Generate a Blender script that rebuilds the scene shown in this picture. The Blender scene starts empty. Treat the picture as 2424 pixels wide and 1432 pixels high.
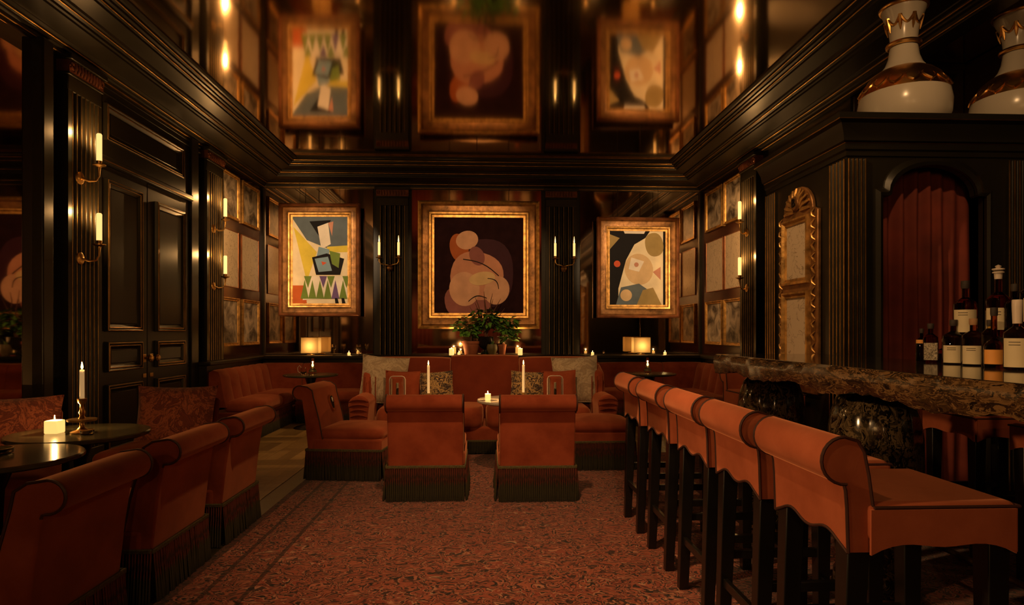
import bpy, bmesh, math, random
from mathutils import Matrix, Vector

PI = math.pi
rnd = random.Random(7)
sc = bpy.context.scene
col = sc.collection

# ------------------------------------------------------------------ camera
F_PX, W_PX, H_PX = 1500.0, 2424, 1432
cam_d = bpy.data.cameras.new('camera')
cam = bpy.data.objects.new('camera', cam_d); col.objects.link(cam)
cam.location = (0, 0, 1.25)
cam.rotation_euler = (PI/2, 0, -math.radians(2.48))
cam_d.sensor_width = 36; cam_d.lens = 36*F_PX/W_PX
cam_d.shift_y = (785-H_PX/2)/W_PX
cam_d.clip_start = .05
sc.camera = cam

# ------------------------------------------------------------------ world and light
world = bpy.data.worlds.new('world'); sc.world = world
world.use_nodes = True
world.node_tree.nodes['Background'].inputs[0].default_value = (1, .62, .32, 1)
world.node_tree.nodes['Background'].inputs[1].default_value = .004
sc.view_settings.view_transform = 'Standard'
sc.view_settings.look = 'None'
sc.view_settings.gamma = 1
sc.view_settings.use_curve_mapping = False
sc.view_settings.exposure = 0.0
sc.cycles.sample_clamp_indirect = 3
sc.cycles.max_bounces = 8
sc.cycles.caustics_reflective = False
sc.cycles.caustics_refractive = False
WARM = (1, .56, .23)
CANDLE = (1, .50, .16)

def spot(name, loc, target, power, size_deg, blend=.6, colr=WARM, r=.05):
    d = bpy.data.lights.new(name, 'SPOT'); d.energy = power; d.color = colr
    d.spot_size = math.radians(size_deg); d.spot_blend = blend; d.shadow_soft_size = r
    o = bpy.data.objects.new(name, d); col.objects.link(o); o.location = loc
    o.rotation_euler = (Vector(target)-Vector(loc)).to_track_quat('-Z', 'Y').to_euler()
    return o
def point(name, loc, power, colr=CANDLE, r=.02, parent=None):
    d = bpy.data.lights.new(name, 'POINT'); d.energy = power; d.color = colr; d.shadow_soft_size = r
    o = bpy.data.objects.new(name, d); col.objects.link(o); o.location = loc
    if parent: o.parent = parent
    return o
# ceiling spots: three on the paintings, some on the seating and carpet; others added as fill
spot('picture_spot', (-2.1, 5.0, 3.66), (-2.47, 9.5, 2.3), 620, 24, .5, (1, .66, .36))
spot('picture_spot', (-.1, 5.0, 3.66), (-.09, 9.5, 2.2), 360, 30, .5)
spot('picture_spot', (2.0, 5.0, 3.66), (2.35, 9.5, 2.2), 620, 24, .5, (1, .64, .33))
spot('print_spot', (-1.2, 6.0, 3.66), (-3.38, 8.9, 2.2), 260, 34, .6)
spot('print_spot', (1.2, 6.0, 3.66), (3.4, 8.9, 2.2), 260, 34, .6)
spot('carpet_spot', (-.1, 2.4, 3.66), (.1, 3.7, 0), 330, 60, .9)
spot('stool_spot', (-.9, .9, 3.66), (1.1, 2.6, .8), 70, 50, .9)
spot('left_fill', (-3.1, 1.3, 2.1), (1.2, 2.3, .75), 330, 32, .9, WARM, .08)  # low fill added from the left for the stool backs, no fixture
spot('rear_fill', (-.2, -3.6, 2.7), (.0, 5.0, .55), 300, 22, .9, WARM, .12)  # fill added behind the viewer to light the chair backs
spot('banquette_spot', (-1.5, 6.9, 3.66), (-2.7, 8.5, .4), 110, 36, .9)  # added to brighten the left banquette
spot('banquette_spot', (1.7, 7.0, 3.66), (2.7, 8.6, .4), 55, 36, .9)  # weaker one added to brighten the right banquette
spot('rear_wall_spot', (-1.2, -2.2, 3.66), (-1.4, -4.4, 1.6), 260, 70, .8)  # this and the next added to brighten the rear wall in the mirrors
spot('rear_wall_spot', (1.6, -2.2, 3.66), (1.8, -4.4, 1.6), 260, 70, .8)
spot('floor_spot', (-1.9, 5.4, 3.66), (-2.1, 6.9, 0), 120, 44, .9)  # added to brighten the parquet on the left
spot('sofa_spot', (.1, 4.4, 3.66), (0, 6.6, .4), 160, 64, .9)
spot('bar_spot', (.9, 1.0, 3.66), (2.3, 2.9, 1.2), 90, 36, .8)
spot('vase_spot', (1.6, 2.0, 3.66), (3.1, 4.3, 2.6), 95, 46, .9)  # added to brighten the vases from above
spot('cabinet_spot', (.2, 3.2, 3.66), (2.4, 4.6, 1.8), 170, 40, .8)

# ------------------------------------------------------------------ mesh helpers
class MB:
    def __init__(s): s.v = []; s.f = []
    def add(s, vs, fs, M=None):
        o = len(s.v)
        s.v += [tuple(M @ Vector(p)) if M else tuple(p) for p in vs]
        s.f += [tuple(i+o for i in f) for f in fs]
        return s
    def box(s, x0, x1, y0, y1, z0, z1, M=None):
        vs = [(x0,y0,z0),(x1,y0,z0),(x1,y1,z0),(x0,y1,z0),(x0,y0,z1),(x1,y0,z1),(x1,y1,z1),(x0,y1,z1)]
        return s.add(vs, [(0,3,2,1),(4,5,6,7),(0,1,5,4),(1,2,6,5),(2,3,7,6),(3,0,4,7)], M)
    def prism(s, poly, axis, a0, a1, M=None):
        n = len(poly); A = 'xyz'.index(axis)
        def P(p, a):
            q = list(p); q.insert(A, a); return tuple(q)
        vs = [P(p, a0) for p in poly]+[P(p, a1) for p in poly]
        fs = [tuple(range(n))[::-1], tuple(range(n, 2*n))]+[(i, (i+1) % n, n+(i+1) % n, n+i) for i in range(n)]
        return s.add(vs, fs, M)
    def rings(s, rings, closed=True, cap=True, loop=False, M=None):
        n = len(rings[0]); vs = [p for r in rings for p in r]; fs = []
        R = len(rings)
        for k in range(R if loop else R-1):
            a = k*n; b = ((k+1) % R)*n
            for i in range(n if closed else n-1):
                j = (i+1) % n
                fs.append((a+i, a+j, b+j, b+i))
        if cap and closed and not loop:
            fs.append(tuple(range(n))[::-1]); fs.append(tuple(range((R-1)*n, R*n)))
        return s.add(vs, fs, M)
    def lathe(s, prof, n=24, c=(0,0,0), M=None, cap=True):
        return s.rings([[(c[0]+r*math.cos(2*PI*i/n), c[1]+r*math.sin(2*PI*i/n), c[2]+z) for i in range(n)] for r, z in prof], cap=cap, M=M)
    def tube(s, path, r, n=8, closed=False, M=None):
        P = [Vector(p) for p in path]; rings = []
        up = Vector((0,0,1)); prev = None
        for i, p in enumerate(P):
            a = P[i-1] if (i > 0 or closed) else P[i]
            b = P[(i+1) % len(P)] if (i < len(P)-1 or closed) else P[i]
            t = (b-a).normalized()
            if prev is None:
                q = t.cross(up)
                if q.length < .01: q = t.cross(Vector((1,0,0)))
            else:
                q = prev - t*prev.dot(t)
            q.normalize(); prev = q; w = t.cross(q)
            rr = r[i] if isinstance(r, (list, tuple)) else r
            rings.append([tuple(p+(q*math.cos(2*PI*k/n)+w*math.sin(2*PI*k/n))*rr) for k in range(n)])
        return s.rings(rings, loop=closed, M=M)
    def sweep(s, prof, path, M=None, closed=True):
        # prof: 2D polygon; path: list of (origin, u, v)
        return s.rings([[tuple(Vector(o)+Vector(u)*a+Vector(v)*b for a, b in [q])[0] for q in prof] for o, u, v in path], closed=closed, M=M)
    def build(s, name, m, parent=None, smooth=40, bevel=0, seg=2, loc=None, rot=None, sub=0):
        me = bpy.data.meshes.new(name); me.from_pydata(s.v, [], s.f); me.validate()
        bm = bmesh.new(); bm.from_mesh(me); bmesh.ops.recalc_face_normals(bm, faces=bm.faces); bm.to_mesh(me); bm.free()
        if isinstance(m, str): m = MT[m]
        me.materials.append(m)
        if smooth:
            me.shade_smooth(); me.set_sharp_from_angle(angle=math.radians(smooth))
        return link(name, me, parent, bevel, seg, loc, rot, sub)

def link(name, me, parent=None, bevel=0, seg=2, loc=None, rot=None, sub=0):
    o = bpy.data.objects.new(name, me); col.objects.link(o)
    if bevel:
        b = o.modifiers.new('bevel', 'BEVEL'); b.width = bevel; b.segments = seg; b.limit_method = 'ANGLE'; b.angle_limit = math.radians(35)
        b.harden_normals = False
    if sub:
        q = o.modifiers.new('sub', 'SUBSURF'); q.levels = sub; q.render_levels = sub
    if parent: o.parent = parent
    if loc: o.location = loc
    if rot: o.rotation_euler = rot
    return o
def tag(o, label=None, cat=None, group=None, kind=None):
    if label: o['label'] = label
    if cat: o['category'] = cat
    if group: o['group'] = group
    if kind: o['kind'] = kind
    return o
def thing(name, label, cat, loc=(0,0,0), rz=0, group=None, kind=None):
    o = bpy.data.objects.new(name, None); col.objects.link(o); o.location = loc; o.rotation_euler = (0,0,rz)
    o.empty_display_size = .1
    return tag(o, label, cat, group, kind)
def copy_tree(o, parent=None):
    c = o.copy(); col.objects.link(c)
    if parent: c.parent = parent
    for ch in [x for x in bpy.data.objects if x.parent == o]: copy_tree(ch, c)
    return c
def rot(deg, axis='Z'): return Matrix.Rotation(math.radians(deg), 4, axis)
def tr(x, y, z): return Matrix.Translation((x, y, z))
def pillow(w, h, t, n=12):
    # standing in the XZ plane, centre of lower edge at the origin
    mb = MB(); vs = []; fs = []
    for sgn in (-1, 1):
        o = len(vs)
        for j in range(n+1):
            for i in range(n+1):
                u = 2*i/n-1; v = 2*j/n-1
                k = (1-abs(u)**2.6)*(1-abs(v)**2.6)
                px = u*(1-.07*(1-v*v)*abs(u)**3); pz = v*(1-.07*(1-u*u)*abs(v)**3)
                vs.append((px*w/2, sgn*t/2*max(k, 0)**.5, h/2+pz*h/2))
        for j in range(n):
            for i in range(n):
                a = o+j*(n+1)+i; fs.append((a, a+1, a+n+2, a+n+1))
    mb.add(vs, fs)
    return mb
def cushion_box(x0, x1, y0, y1, z0, z1, crown=.02, n=8):
    # boxy seat cushion with a domed top and rounded sides
    mb = MB(); rings = []
    cx, cy = (x0+x1)/2, (y0+y1)/2; hx, hy = (x1-x0)/2, (y1-y0)/2
    def ring(sc_, z):
        pts = []
        m = 40
        for k in range(m):
            a = 2*PI*k/m; c, s_ = math.cos(a), math.sin(a); e = .22
            pts.append((cx+math.copysign(abs(c)**e, c)*(hx-sc_), cy+math.copysign(abs(s_)**e, s_)*(hy-sc_), z))
        return pts
    h = z1-z0
    for d, z in ((.03, z0), (.008, z0+.015), (0, z0+h*.35), (0, z1-h*.3), (.01, z1-h*.12), (.03, z1)): rings.append(ring(d, z))
    for k in range(1, 5):
        f = k/5; rings.append(ring(.03+(min(hx, hy)-.05)*f, z1+crown*math.sin(f*PI/2)))
    mb.rings(rings)
    return mb

# ------------------------------------------------------------------ materials
MT = {}
def new_mat(name):
    m = bpy.data.materials.new(name); m.use_nodes = True; MT[name] = m
    nt = m.node_tree; return m, nt, nt.nodes['Principled BSDF']
def N(nt, t, **kw):
    n = nt.nodes.new(t)
    for k, v in kw.items(): setattr(n, k, v)
    return n
def setin(n, **kw):
    for k, v in kw.items():
        s = n.inputs[k.replace('_', ' ')]
        s.default_value = (*v, 1) if isinstance(v, tuple) and len(v) == 3 and s.type == 'RGBA' else v
def ramp(nt, stops, interp='LINEAR'):
    r = N(nt, 'ShaderNodeValToRGB'); r.color_ramp.interpolation = interp
    while len(r.color_ramp.elements) < len(stops): r.color_ramp.elements.new(.5)
    for e, (p, c) in zip(r.color_ramp.elements, stops): e.position = p; e.color = (*c, 1)
    return r
def coords(nt, scale=(1,1,1), loc=(0,0,0)):
    tc = N(nt, 'ShaderNodeTexCoord'); mp = N(nt, 'ShaderNodeMapping')
    mp.inputs['Scale'].default_value = scale; mp.inputs['Location'].default_value = loc
    nt.links.new(tc.outputs['Object'], mp.inputs['Vector'])
    return mp.outputs['Vector']
def noise(nt, vec, scale, detail=4, rough=.55, dist=0):
    n = N(nt, 'ShaderNodeTexNoise'); setin(n, Scale=scale, Detail=detail, Roughness=rough, Distortion=dist)
    nt.links.new(vec, n.inputs['Vector']); return n
def bump(nt, b, h, strength=.2, dist=.01):
    n = N(nt, 'ShaderNodeBump'); setin(n, Strength=strength, Distance=dist)
    nt.links.new(h, n.inputs['Height']); nt.links.new(n.outputs['Normal'], b.inputs['Normal'])
def plain(name, c, rough=.5, metal=0, var=.25, nscale=6, bmp=0, bscale=60, stretch=(1,1,1), **kw):
    m, nt, b = new_mat(name); v = coords(nt, stretch)
    n = noise(nt, v, nscale)
    r = ramp(nt, [(.3, tuple(x*(1-var) for x in c)), (.7, tuple(min(1, x*(1+var)) for x in c))])
    nt.links.new(n.outputs['Fac'], r.inputs['Fac']); nt.links.new(r.outputs['Color'], b.inputs['Base Color'])
    setin(b, Roughness=rough, Metallic=metal)
    for k, x in kw.items(): setin(b, **{k: x})
    if bmp:
        n2 = noise(nt, v, bscale, 3); bump(nt, b, n2.outputs['Fac'], bmp, .004)
    return m
def emit(name, c, strength, base=(.8, .7, .5)):
    m, nt, b = new_mat(name); setin(b, Base_Color=base, Roughness=.5)
    b.inputs['Emission Color'].default_value = (*c, 1); b.inputs['Emission Strength'].default_value = strength
    return m

plain('green_black_paint', (.0125, .0105, .006), .34, var=.2, nscale=3, bmp=.05, bscale=25, Specular_IOR_Level=.33)
plain('gilt_and_glint_edge', (.50, .28, .08), .35, metal=1, var=.35, nscale=9)  # gold of cabinet gilding and of highlights put on cornice and door mouldings
plain('mahogany', (.045, .012, .006), .16, var=.4, nscale=2, stretch=(1, 1, .2))
plain('brown_lacquer', (.06, .03, .012), .25, var=.4, nscale=2)
plain('pilaster_glint', (.26, .16, .05), .38, metal=1, var=.4, nscale=9)  # gold colour standing in for candlelight caught on the pilaster fillets
plain('brass', (.62, .38, .13), .28, metal=1, var=.2)
plain('dark_bronze', (.16, .09, .035), .38, metal=1, var=.4)
plain('gilt', (.58, .34, .11), .42, metal=.85, var=.5, nscale=14, bmp=.5, bscale=45)
plain('gilt_brown', (.27, .13, .045), .42, metal=.6, var=.55, nscale=10, bmp=.5, bscale=40)
plain('gilt_red', (.34, .13, .055), .38, metal=.55, var=.5, nscale=6, bmp=.3, bscale=30)
plain('capital_gilt', (.13, .04, .015), .42, metal=.4, var=.4, nscale=14)
plain('black_wood', (.008, .007, .006), .3, var=.3)
plain('terracotta', (.36, .11, .05), .75, var=.25, bmp=.2)
plain('olive_pot', (.16, .13, .05), .5, var=.2)
plain('soil', (.02, .013, .008), .9)
plain('bark', (.08, .03, .015), .8, bmp=.4)
plain('leaf', (.085, .21, .03), .42, var=.5, nscale=3)
plain('leaf_dark', (.045, .12, .02), .42, var=.5, nscale=3)
plain('porcelain', (.62, .55, .45), .22, var=.06, nscale=3)
plain('vase_gold', (.70, .40, .13), .3, metal=1, var=.4, nscale=8)
plain('wax', (.75, .62, .40), .5, var=.05)
plain('marble_white', (.55, .50, .42), .12, var=.15, nscale=4)
plain('table_stone', (.070, .062, .030), .16, var=.35, nscale=7)
plain('paper', (.56, .44, .31), .7, var=.06)
plain('label_cream', (.62, .52, .33), .65, var=.08)
plain('label_orange', (.75, .33, .07), .6, var=.1)
plain('ink', (.03, .02, .015), .7)
plain('cork', (.34, .19, .09), .8)
plain('foil_white', (.62, .52, .42), .4, var=.05)
plain('piping', (.045, .012, .007), .6)
plain('canvas_dark', (.018, .006, .008), .7, var=.3, Specular_IOR_Level=.05)
plain('red_curtain', (.17, .026, .013), .85, var=.3, nscale=4)
plain('book_red', (.22, .03, .02), .6); plain('book_cream', (.6, .48, .34), .6)
for nm, c in dict(p_pink=(.55, .26, .18), p_pale=(.62, .36, .25), p_mauve=(.27, .10, .10), p_rust=(.38, .10, .03), p_wine=(.10, .02, .03), p_plum=(.045, .012, .025),
                  p_cream=(.80, .68, .46), p_white=(.80, .72, .60), p_black=(.008, .007, .008), p_ochre=(.36, .26, .10), p_red=(.62, .10, .04), p_slate=(.12, .15, .17),
                  p_yellow=(.70, .55, .07), p_green=(.16, .24, .045), p_violet=(.15, .09, .22), p_blue=(.22, .34, .42), p_teal=(.10, .18, .2), p_skin=(.66, .47, .26), p_orange=(.55, .12, .03)).items():
    plain(nm, c, .6, var=.12, nscale=5, bmp=.1, bscale=60, Specular_IOR_Level=.12)
emit('candle_glow', (1, .60, .19), 1.35)
emit('flame', (1, .58, .18), 5)
emit('candle_soft', (1, .55, .2), .35, (.7, .6, .42))
m, nt, b = new_mat('shade_fabric')
tl = N(nt, 'ShaderNodeBsdfTranslucent'); tl.inputs[0].default_value = (.36, .27, .12, 1); df = N(nt, 'ShaderNodeBsdfDiffuse'); df.inputs[0].default_value = (.5, .38, .2, 1)
ads = N(nt, 'ShaderNodeMixShader'); ads.inputs[0].default_value = .6; nt.links.new(df.outputs[0], ads.inputs[1]); nt.links.new(tl.outputs[0], ads.inputs[2]); nt.links.new(ads.outputs[0], nt.nodes['Material Output'].inputs['Surface'])
emit('votive_glow', (1, .55, .15), 1.25)

def glass(name, c=(1,1,1), rough=.0, ior=1.45):
    m, nt, b = new_mat(name); setin(b, Base_Color=c, Roughness=rough, IOR=ior); b.inputs['Transmission Weight'].default_value = 1
    return m
glass('clear_glass', (.95, .92, .86)); glass('amber_glass', (.35, .07, .015)); glass('dark_glass', (.05, .02, .01)); glass('yellow_glass', (.6, .42, .12)); glass('red_glass', (.45, .05, .02))

def velvet(name, c0, c1, scale=3.5, sheen=.6):
    m, nt, b = new_mat(name); v = coords(nt)
    n = noise(nt, v, scale, 5, .6); r = ramp(nt, [(.32, c0), (.68, c1)])
    n2 = noise(nt, v, 140, 2)
    nt.links.new(n.outputs['Fac'], r.inputs['Fac']); nt.links.new(r.outputs['Color'], b.inputs['Base Color'])
    setin(b, Roughness=.92); b.inputs['Sheen Weight'].default_value = sheen; b.inputs['Sheen Roughness'].default_value = .45
    b.inputs['Sheen Tint'].default_value = (1, .42, .22, 1)
    b.inputs['Specular IOR Level'].default_value = .12
    bump(nt, b, n2.outputs['Fac'], .12, .002)
velvet('velvet', (.20, .036, .015), (.36, .078, .034))
velvet('velvet_stool', (.28, .062, .025), (.47, .122, .055))
velvet('velvet_dark', (.14, .024, .011), (.20, .038, .017))

def damask(name, ca, cb, cc, scale):
    m, nt, b = new_mat(name); v = coords(nt)
    vo = N(nt, 'ShaderNodeTexVoronoi', feature='SMOOTH_F1'); setin(vo, Scale=scale)
    nz = noise(nt, v, scale*.6, 5, .6, 1.6); nt.links.new(nz.outputs['Color'], vo.inputs['Vector'])
    vo.inputs['Scale'].default_value = 7
    r = ramp(nt, [(.15, ca), (.4, cb), (.6, ca), (.8, cc)])
    nt.links.new(vo.outputs['Distance'], r.inputs['Fac']); nt.links.new(r.outputs['Color'], b.inputs['Base Color'])
    setin(b, Roughness=.85); b.inputs['Sheen Weight'].default_value = .3
    bump(nt, b, vo.outputs['Distance'], .2, .004)
damask('damask_beige', (.30, .22, .14), (.50, .39, .26), (.38, .28, .18), 9)
damask('damask_red', (.11, .020, .011), (.40, .11, .05), (.20, .038, .018), 11)
damask('damask_black_gold', (.012, .009, .010), (.60, .38, .15), (.06, .022, .02), 22)

# carpet
def carpet_mat():
    m, nt, b = new_mat('carpet'); L = nt.links.new
    v = coords(nt)
    nz = noise(nt, v, 3.2, 3, .6)
    mx = N(nt, 'ShaderNodeMix', data_type='VECTOR'); mx.inputs[0].default_value = .10
    L(v, mx.inputs[4]); L(nz.outputs['Color'], mx.inputs[5])
    mp = N(nt, 'ShaderNodeMapping'); mp.inputs['Scale'].default_value = (1, 1.35, 1); L(mx.outputs[1], mp.inputs['Vector'])
    def curls(scale, dist, mult, stops):
        q = noise(nt, mp.outputs['Vector'], scale, 2, .5, dist)
        w = N(nt, 'ShaderNodeMath', operation='MULTIPLY'); w.inputs[1].default_value = mult; L(q.outputs['Fac'], w.inputs[0])
        f = N(nt, 'ShaderNodeMath', operation='FRACT'); L(w.outputs[0], f.inputs[0])
        r = ramp(nt, stops, 'CONSTANT'); L(f.outputs[0], r.inputs['Fac']); return r
    K = (.010, .005, .005)
    base = curls(5.2, 1.6, 4, [(0, (.27, .060, .032)), (.24, K), (.40, (.36, .115, .070)), (.54, K), (.68, (.24, .048, .028)), (.84, (.42, .23, .15)), (.91, K)])
    small = curls(11.5, 1.0, 3.6, [(0, (.30, .075, .040)), (.28, K), (.46, (.22, .042, .024)), (.70, (.42, .18, .11)), (.79, K)])
    vo = N(nt, 'ShaderNodeTexVoronoi'); setin(vo, Scale=9); L(mp.outputs['Vector'], vo.inputs['Vector'])
    sel = ramp(nt, [(.30, (.15, .15, .15)), (.42, (.8, .8, .8))]); L(vo.outputs['Distance'], sel.inputs['Fac'])
    mul2 = N(nt, 'ShaderNodeMix', data_type='RGBA'); L(sel.outputs['Color'], mul2.inputs[0])
    L(base.outputs['Color'], mul2.inputs[6]); L(small.outputs['Color'], mul2.inputs[7])
    # woven border bands near the left edge (object X)
    sx = N(nt, 'ShaderNodeSeparateXYZ'); L(v, sx.inputs[0])
    band = ramp(nt, [(0, (.35,.35,.35)), (.012, (1,1,1)), (.05, (.3,.3,.3)), (.056, (.9,.9,.9)), (.11, (.3,.3,.3)), (.118, (1,1,1))], 'CONSTANT')
    mr = N(nt, 'ShaderNodeMapRange'); mr.inputs[1].default_value = 0; mr.inputs[2].default_value = 3.2; L(sx.outputs[0], mr.inputs[0])
    L(mr.outputs[0], band.inputs['Fac'])
    mul3 = N(nt, 'ShaderNodeMix', data_type='RGBA', blend_type='MULTIPLY'); mul3.inputs[0].default_value = 1
    L(mul2.outputs[2], mul3.inputs[6]); L(band.outputs['Color'], mul3.inputs[7])
    L(mul3.outputs[2], b.inputs['Base Color'])
    setin(b, Roughness=.95); b.inputs['Sheen Weight'].default_value = .2; b.inputs['Specular IOR Level'].default_value = .1
    nb = noise(nt, v, 220, 2); bump(nt, b, nb.outputs['Fac'], .4, .004)
carpet_mat()

def marble(name, ca, cb, cc, scale, stretch, rough=.1, thin=.5):
    m, nt, b = new_mat(name); L = nt.links.new; v = coords(nt, stretch)
    nz = noise(nt, v, scale, 6, .62, 1.2); w = N(nt, 'ShaderNodeTexVoronoi', feature='F1'); setin(w, Scale=scale*1.2); 
    mx = N(nt, 'ShaderNodeMix', data_type='VECTOR'); mx.inputs[0].default_value = .3; L(v, mx.inputs[4]); L(nz.outputs['Color'], mx.inputs[5]); L(mx.outputs[1], w.inputs['Vector'])
    s_ = N(nt, 'ShaderNodeSeparateColor'); L(w.outputs['Color'], s_.inputs['Color'])
    ad = N(nt, 'ShaderNodeMix', data_type='FLOAT'); ad.inputs[0].default_value = thin; L(s_.outputs['Red'], ad.inputs[2]); L(nz.outputs['Fac'], ad.inputs[3])
    r = ramp(nt, [(.30, ca), (.45, cb), (.55, ca), (.68, cc)]); L(ad.outputs[0], r.inputs['Fac']); L(r.outputs['Color'], b.inputs['Base Color'])
    setin(b, Roughness=rough)
marble('bar_marble', (.008, .006, .004), (.065, .033, .012), (.18, .10, .04), 22, (1.2, .5, 1.7), .25, .3)
marble('bar_top', (.020, .017, .013), (.030, .025, .017), (.040, .033, .020), 4, (1, 1, 1), .07)
marble('pedestal_marble', (.006, .005, .004), (.055, .040, .020), (.16, .11, .055), 20, (1, 1, .7), .10, .3)

def metal_mirror(name, c, rough, wav=0):
    m, nt, b = new_mat(name); setin(b, Base_Color=c, Metallic=1, Roughness=rough)
    if wav:
        v = coords(nt, (1, 1, 1)); n = noise(nt, v, 1.3, 2); bump(nt, b, n.outputs['Fac'], wav, .05)
metal_mirror('antique_mirror', (.62, .48, .34), .045)
metal_mirror('wall_mirror', (.62, .48, .36), .03)
metal_mirror('ceiling_lacquer', (.80, .58, .36), .075, .018)

def drawing(name, dark, seed, scale, paper=(.55, .43, .30), soft=False):
    m, nt, b = new_mat(name); L = nt.links.new; v = coords(nt, (1,1,1), (seed*3.1, seed*1.7, seed))
    n = noise(nt, v, scale, 4, .6, 1.0)
    if soft: r = ramp(nt, [(.34, dark), (.48, tuple(p*.5 for p in paper)), (.60, paper)])
    else: r = ramp(nt, [(.485, paper), (.498, dark), (.503, dark), (.515, paper)])
    L(n.outputs['Fac'], r.inputs['Fac']); L(r.outputs['Color'], b.inputs['Base Color']); setin(b, Roughness=.5)
for i in range(4):
    drawing('photo_print_%d' % i, (.05, .035, .025), i+1, 3.8, (.56, .45, .33), True)
    drawing('etching_%d' % i, (.30, .22, .14), i+5, 7, (.62, .50, .36))
drawing('label_scribble', (.04, .03, .02), 3, 120, (.5, .42, .3), True)

def wood(name, ca, cb):
    m, nt, b = new_mat(name); L = nt.links.new; v = coords(nt, (9, 1, 1))
    n = noise(nt, v, 4, 5, .6, .6); r = ramp(nt, [(.3, ca), (.7, cb)])
    oi = N(nt, 'ShaderNodeObjectInfo'); hs = N(nt, 'ShaderNodeHueSaturation')
    mr = N(nt, 'ShaderNodeMapRange'); mr.inputs[3].default_value = .6; mr.inputs[4].default_value = 1.3
    L(oi.outputs['Random'], mr.inputs[0]); L(mr.outputs[0], hs.inputs['Value'])
    L(n.outputs['Fac'], r.inputs['Fac']); L(r.outputs['Color'], hs.inputs['Color']); L(hs.outputs['Color'], b.inputs['Base Color'])
    setin(b, Roughness=.32)
wood('parquet', (.20, .115, .036), (.36, .22, .075))
plain('floor_base', (.10, .06, .025), .4)
plain('floor_border', (.035, .028, .012), .35)

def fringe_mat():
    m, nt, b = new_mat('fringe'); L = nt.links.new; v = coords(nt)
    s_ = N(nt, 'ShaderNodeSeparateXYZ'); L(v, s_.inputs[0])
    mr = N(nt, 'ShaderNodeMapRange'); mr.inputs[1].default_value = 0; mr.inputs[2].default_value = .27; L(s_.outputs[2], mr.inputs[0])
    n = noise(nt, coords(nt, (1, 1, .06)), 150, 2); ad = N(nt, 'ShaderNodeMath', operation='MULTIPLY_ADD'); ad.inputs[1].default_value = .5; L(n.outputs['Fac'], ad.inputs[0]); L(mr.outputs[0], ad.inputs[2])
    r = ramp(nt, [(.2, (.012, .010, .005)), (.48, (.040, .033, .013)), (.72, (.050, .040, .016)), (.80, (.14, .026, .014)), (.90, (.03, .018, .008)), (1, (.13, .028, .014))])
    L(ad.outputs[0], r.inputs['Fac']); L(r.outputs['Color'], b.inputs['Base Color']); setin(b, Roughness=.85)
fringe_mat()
plain('braid', (.075, .062, .020), .7, var=.5, nscale=90)

# ------------------------------------------------------------------ room dimensions
WL, WR, WB, WF = -3.38, 3.40, 9.80, -4.5
ZC, ZK = 3.73, 3.48          # ceiling, underside of the cornice
RX, RY = 4.5, 5.75           # bar recess: outer wall, start
P = .72                      # how far the cornice reaches into the room

def struct(mb, name, m, label, parent=None, **kw):
    o = mb.build(name, m, parent, **kw)
    tag(o, label, None, None, 'structure'); return o

fl = struct(MB().box(WL-.2, RX+.2, WF-.2, WB+.2, -.12, 0), 'floor', 'floor_base', 'brown parquet floor around the red carpet')
struct(MB().box(WL-.2, RX+.2, WF-.2, WB+.2, ZC, ZC+.1), 'ceiling', 'ceiling_lacquer', 'glossy copper-brown mirrored ceiling reflecting the paintings')
wl = struct(MB().box(WL-.15, WL, WF, WB+.15, 0, ZC), 'wall_left', 'green_black_paint', 'dark green-black wall with the double door and sconces')
wb = struct(MB().box(WL, RX, WB, WB+.15, 0, ZC), 'wall_back', 'green_black_paint', 'dark far wall with mirrors behind the three big paintings')
wr = struct(MB().box(WR, WR+.15, RY, WB, 0, ZC), 'wall_right', 'green_black_paint', 'dark right wall with six small framed pictures beyond the bar')
struct(MB().box(WR+.15, RX+.15, RY, RY+.15, 0, ZC), 'wall_recess', 'brown_lacquer', 'dark brown wall behind the vases above the bar cabinet')
struct(MB().box(RX, RX+.15, WF, RY, 0, ZC), 'wall_bar', 'brown_lacquer', 'dark panelled wall of the bar alcove behind the right vase')
wf = struct(MB().box(WL, RX, WF-.15, WF, 0, ZC), 'wall_front', 'brown_lacquer', 'panelled wall behind the viewer seen only in the mirrors')
# panel joints on the alcove walls
for k, (y0, y1) in enumerate(((2.9, 4.25), (4.27, 5.74))):
    for z0, z1 in ((.1, 2.98), (3.0, 3.70)):
        MB().box(RX-.02, RX, y0, y1, z0, z1).build('wall_panel', 'brown_lacquer', bpy.data.objects['wall_bar'], bevel=.004)
for x0, x1 in ((WR+.02, 3.9), (3.92, RX-.03)):
    for z0, z1 in ((.1, 3.08), (3.1, 3.70)):
        MB().box(x0, x1, RY-.02, RY, z0, z1).build('wall_panel', 'brown_lacquer', bpy.data.objects['wall_recess'], bevel=.004)

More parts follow.
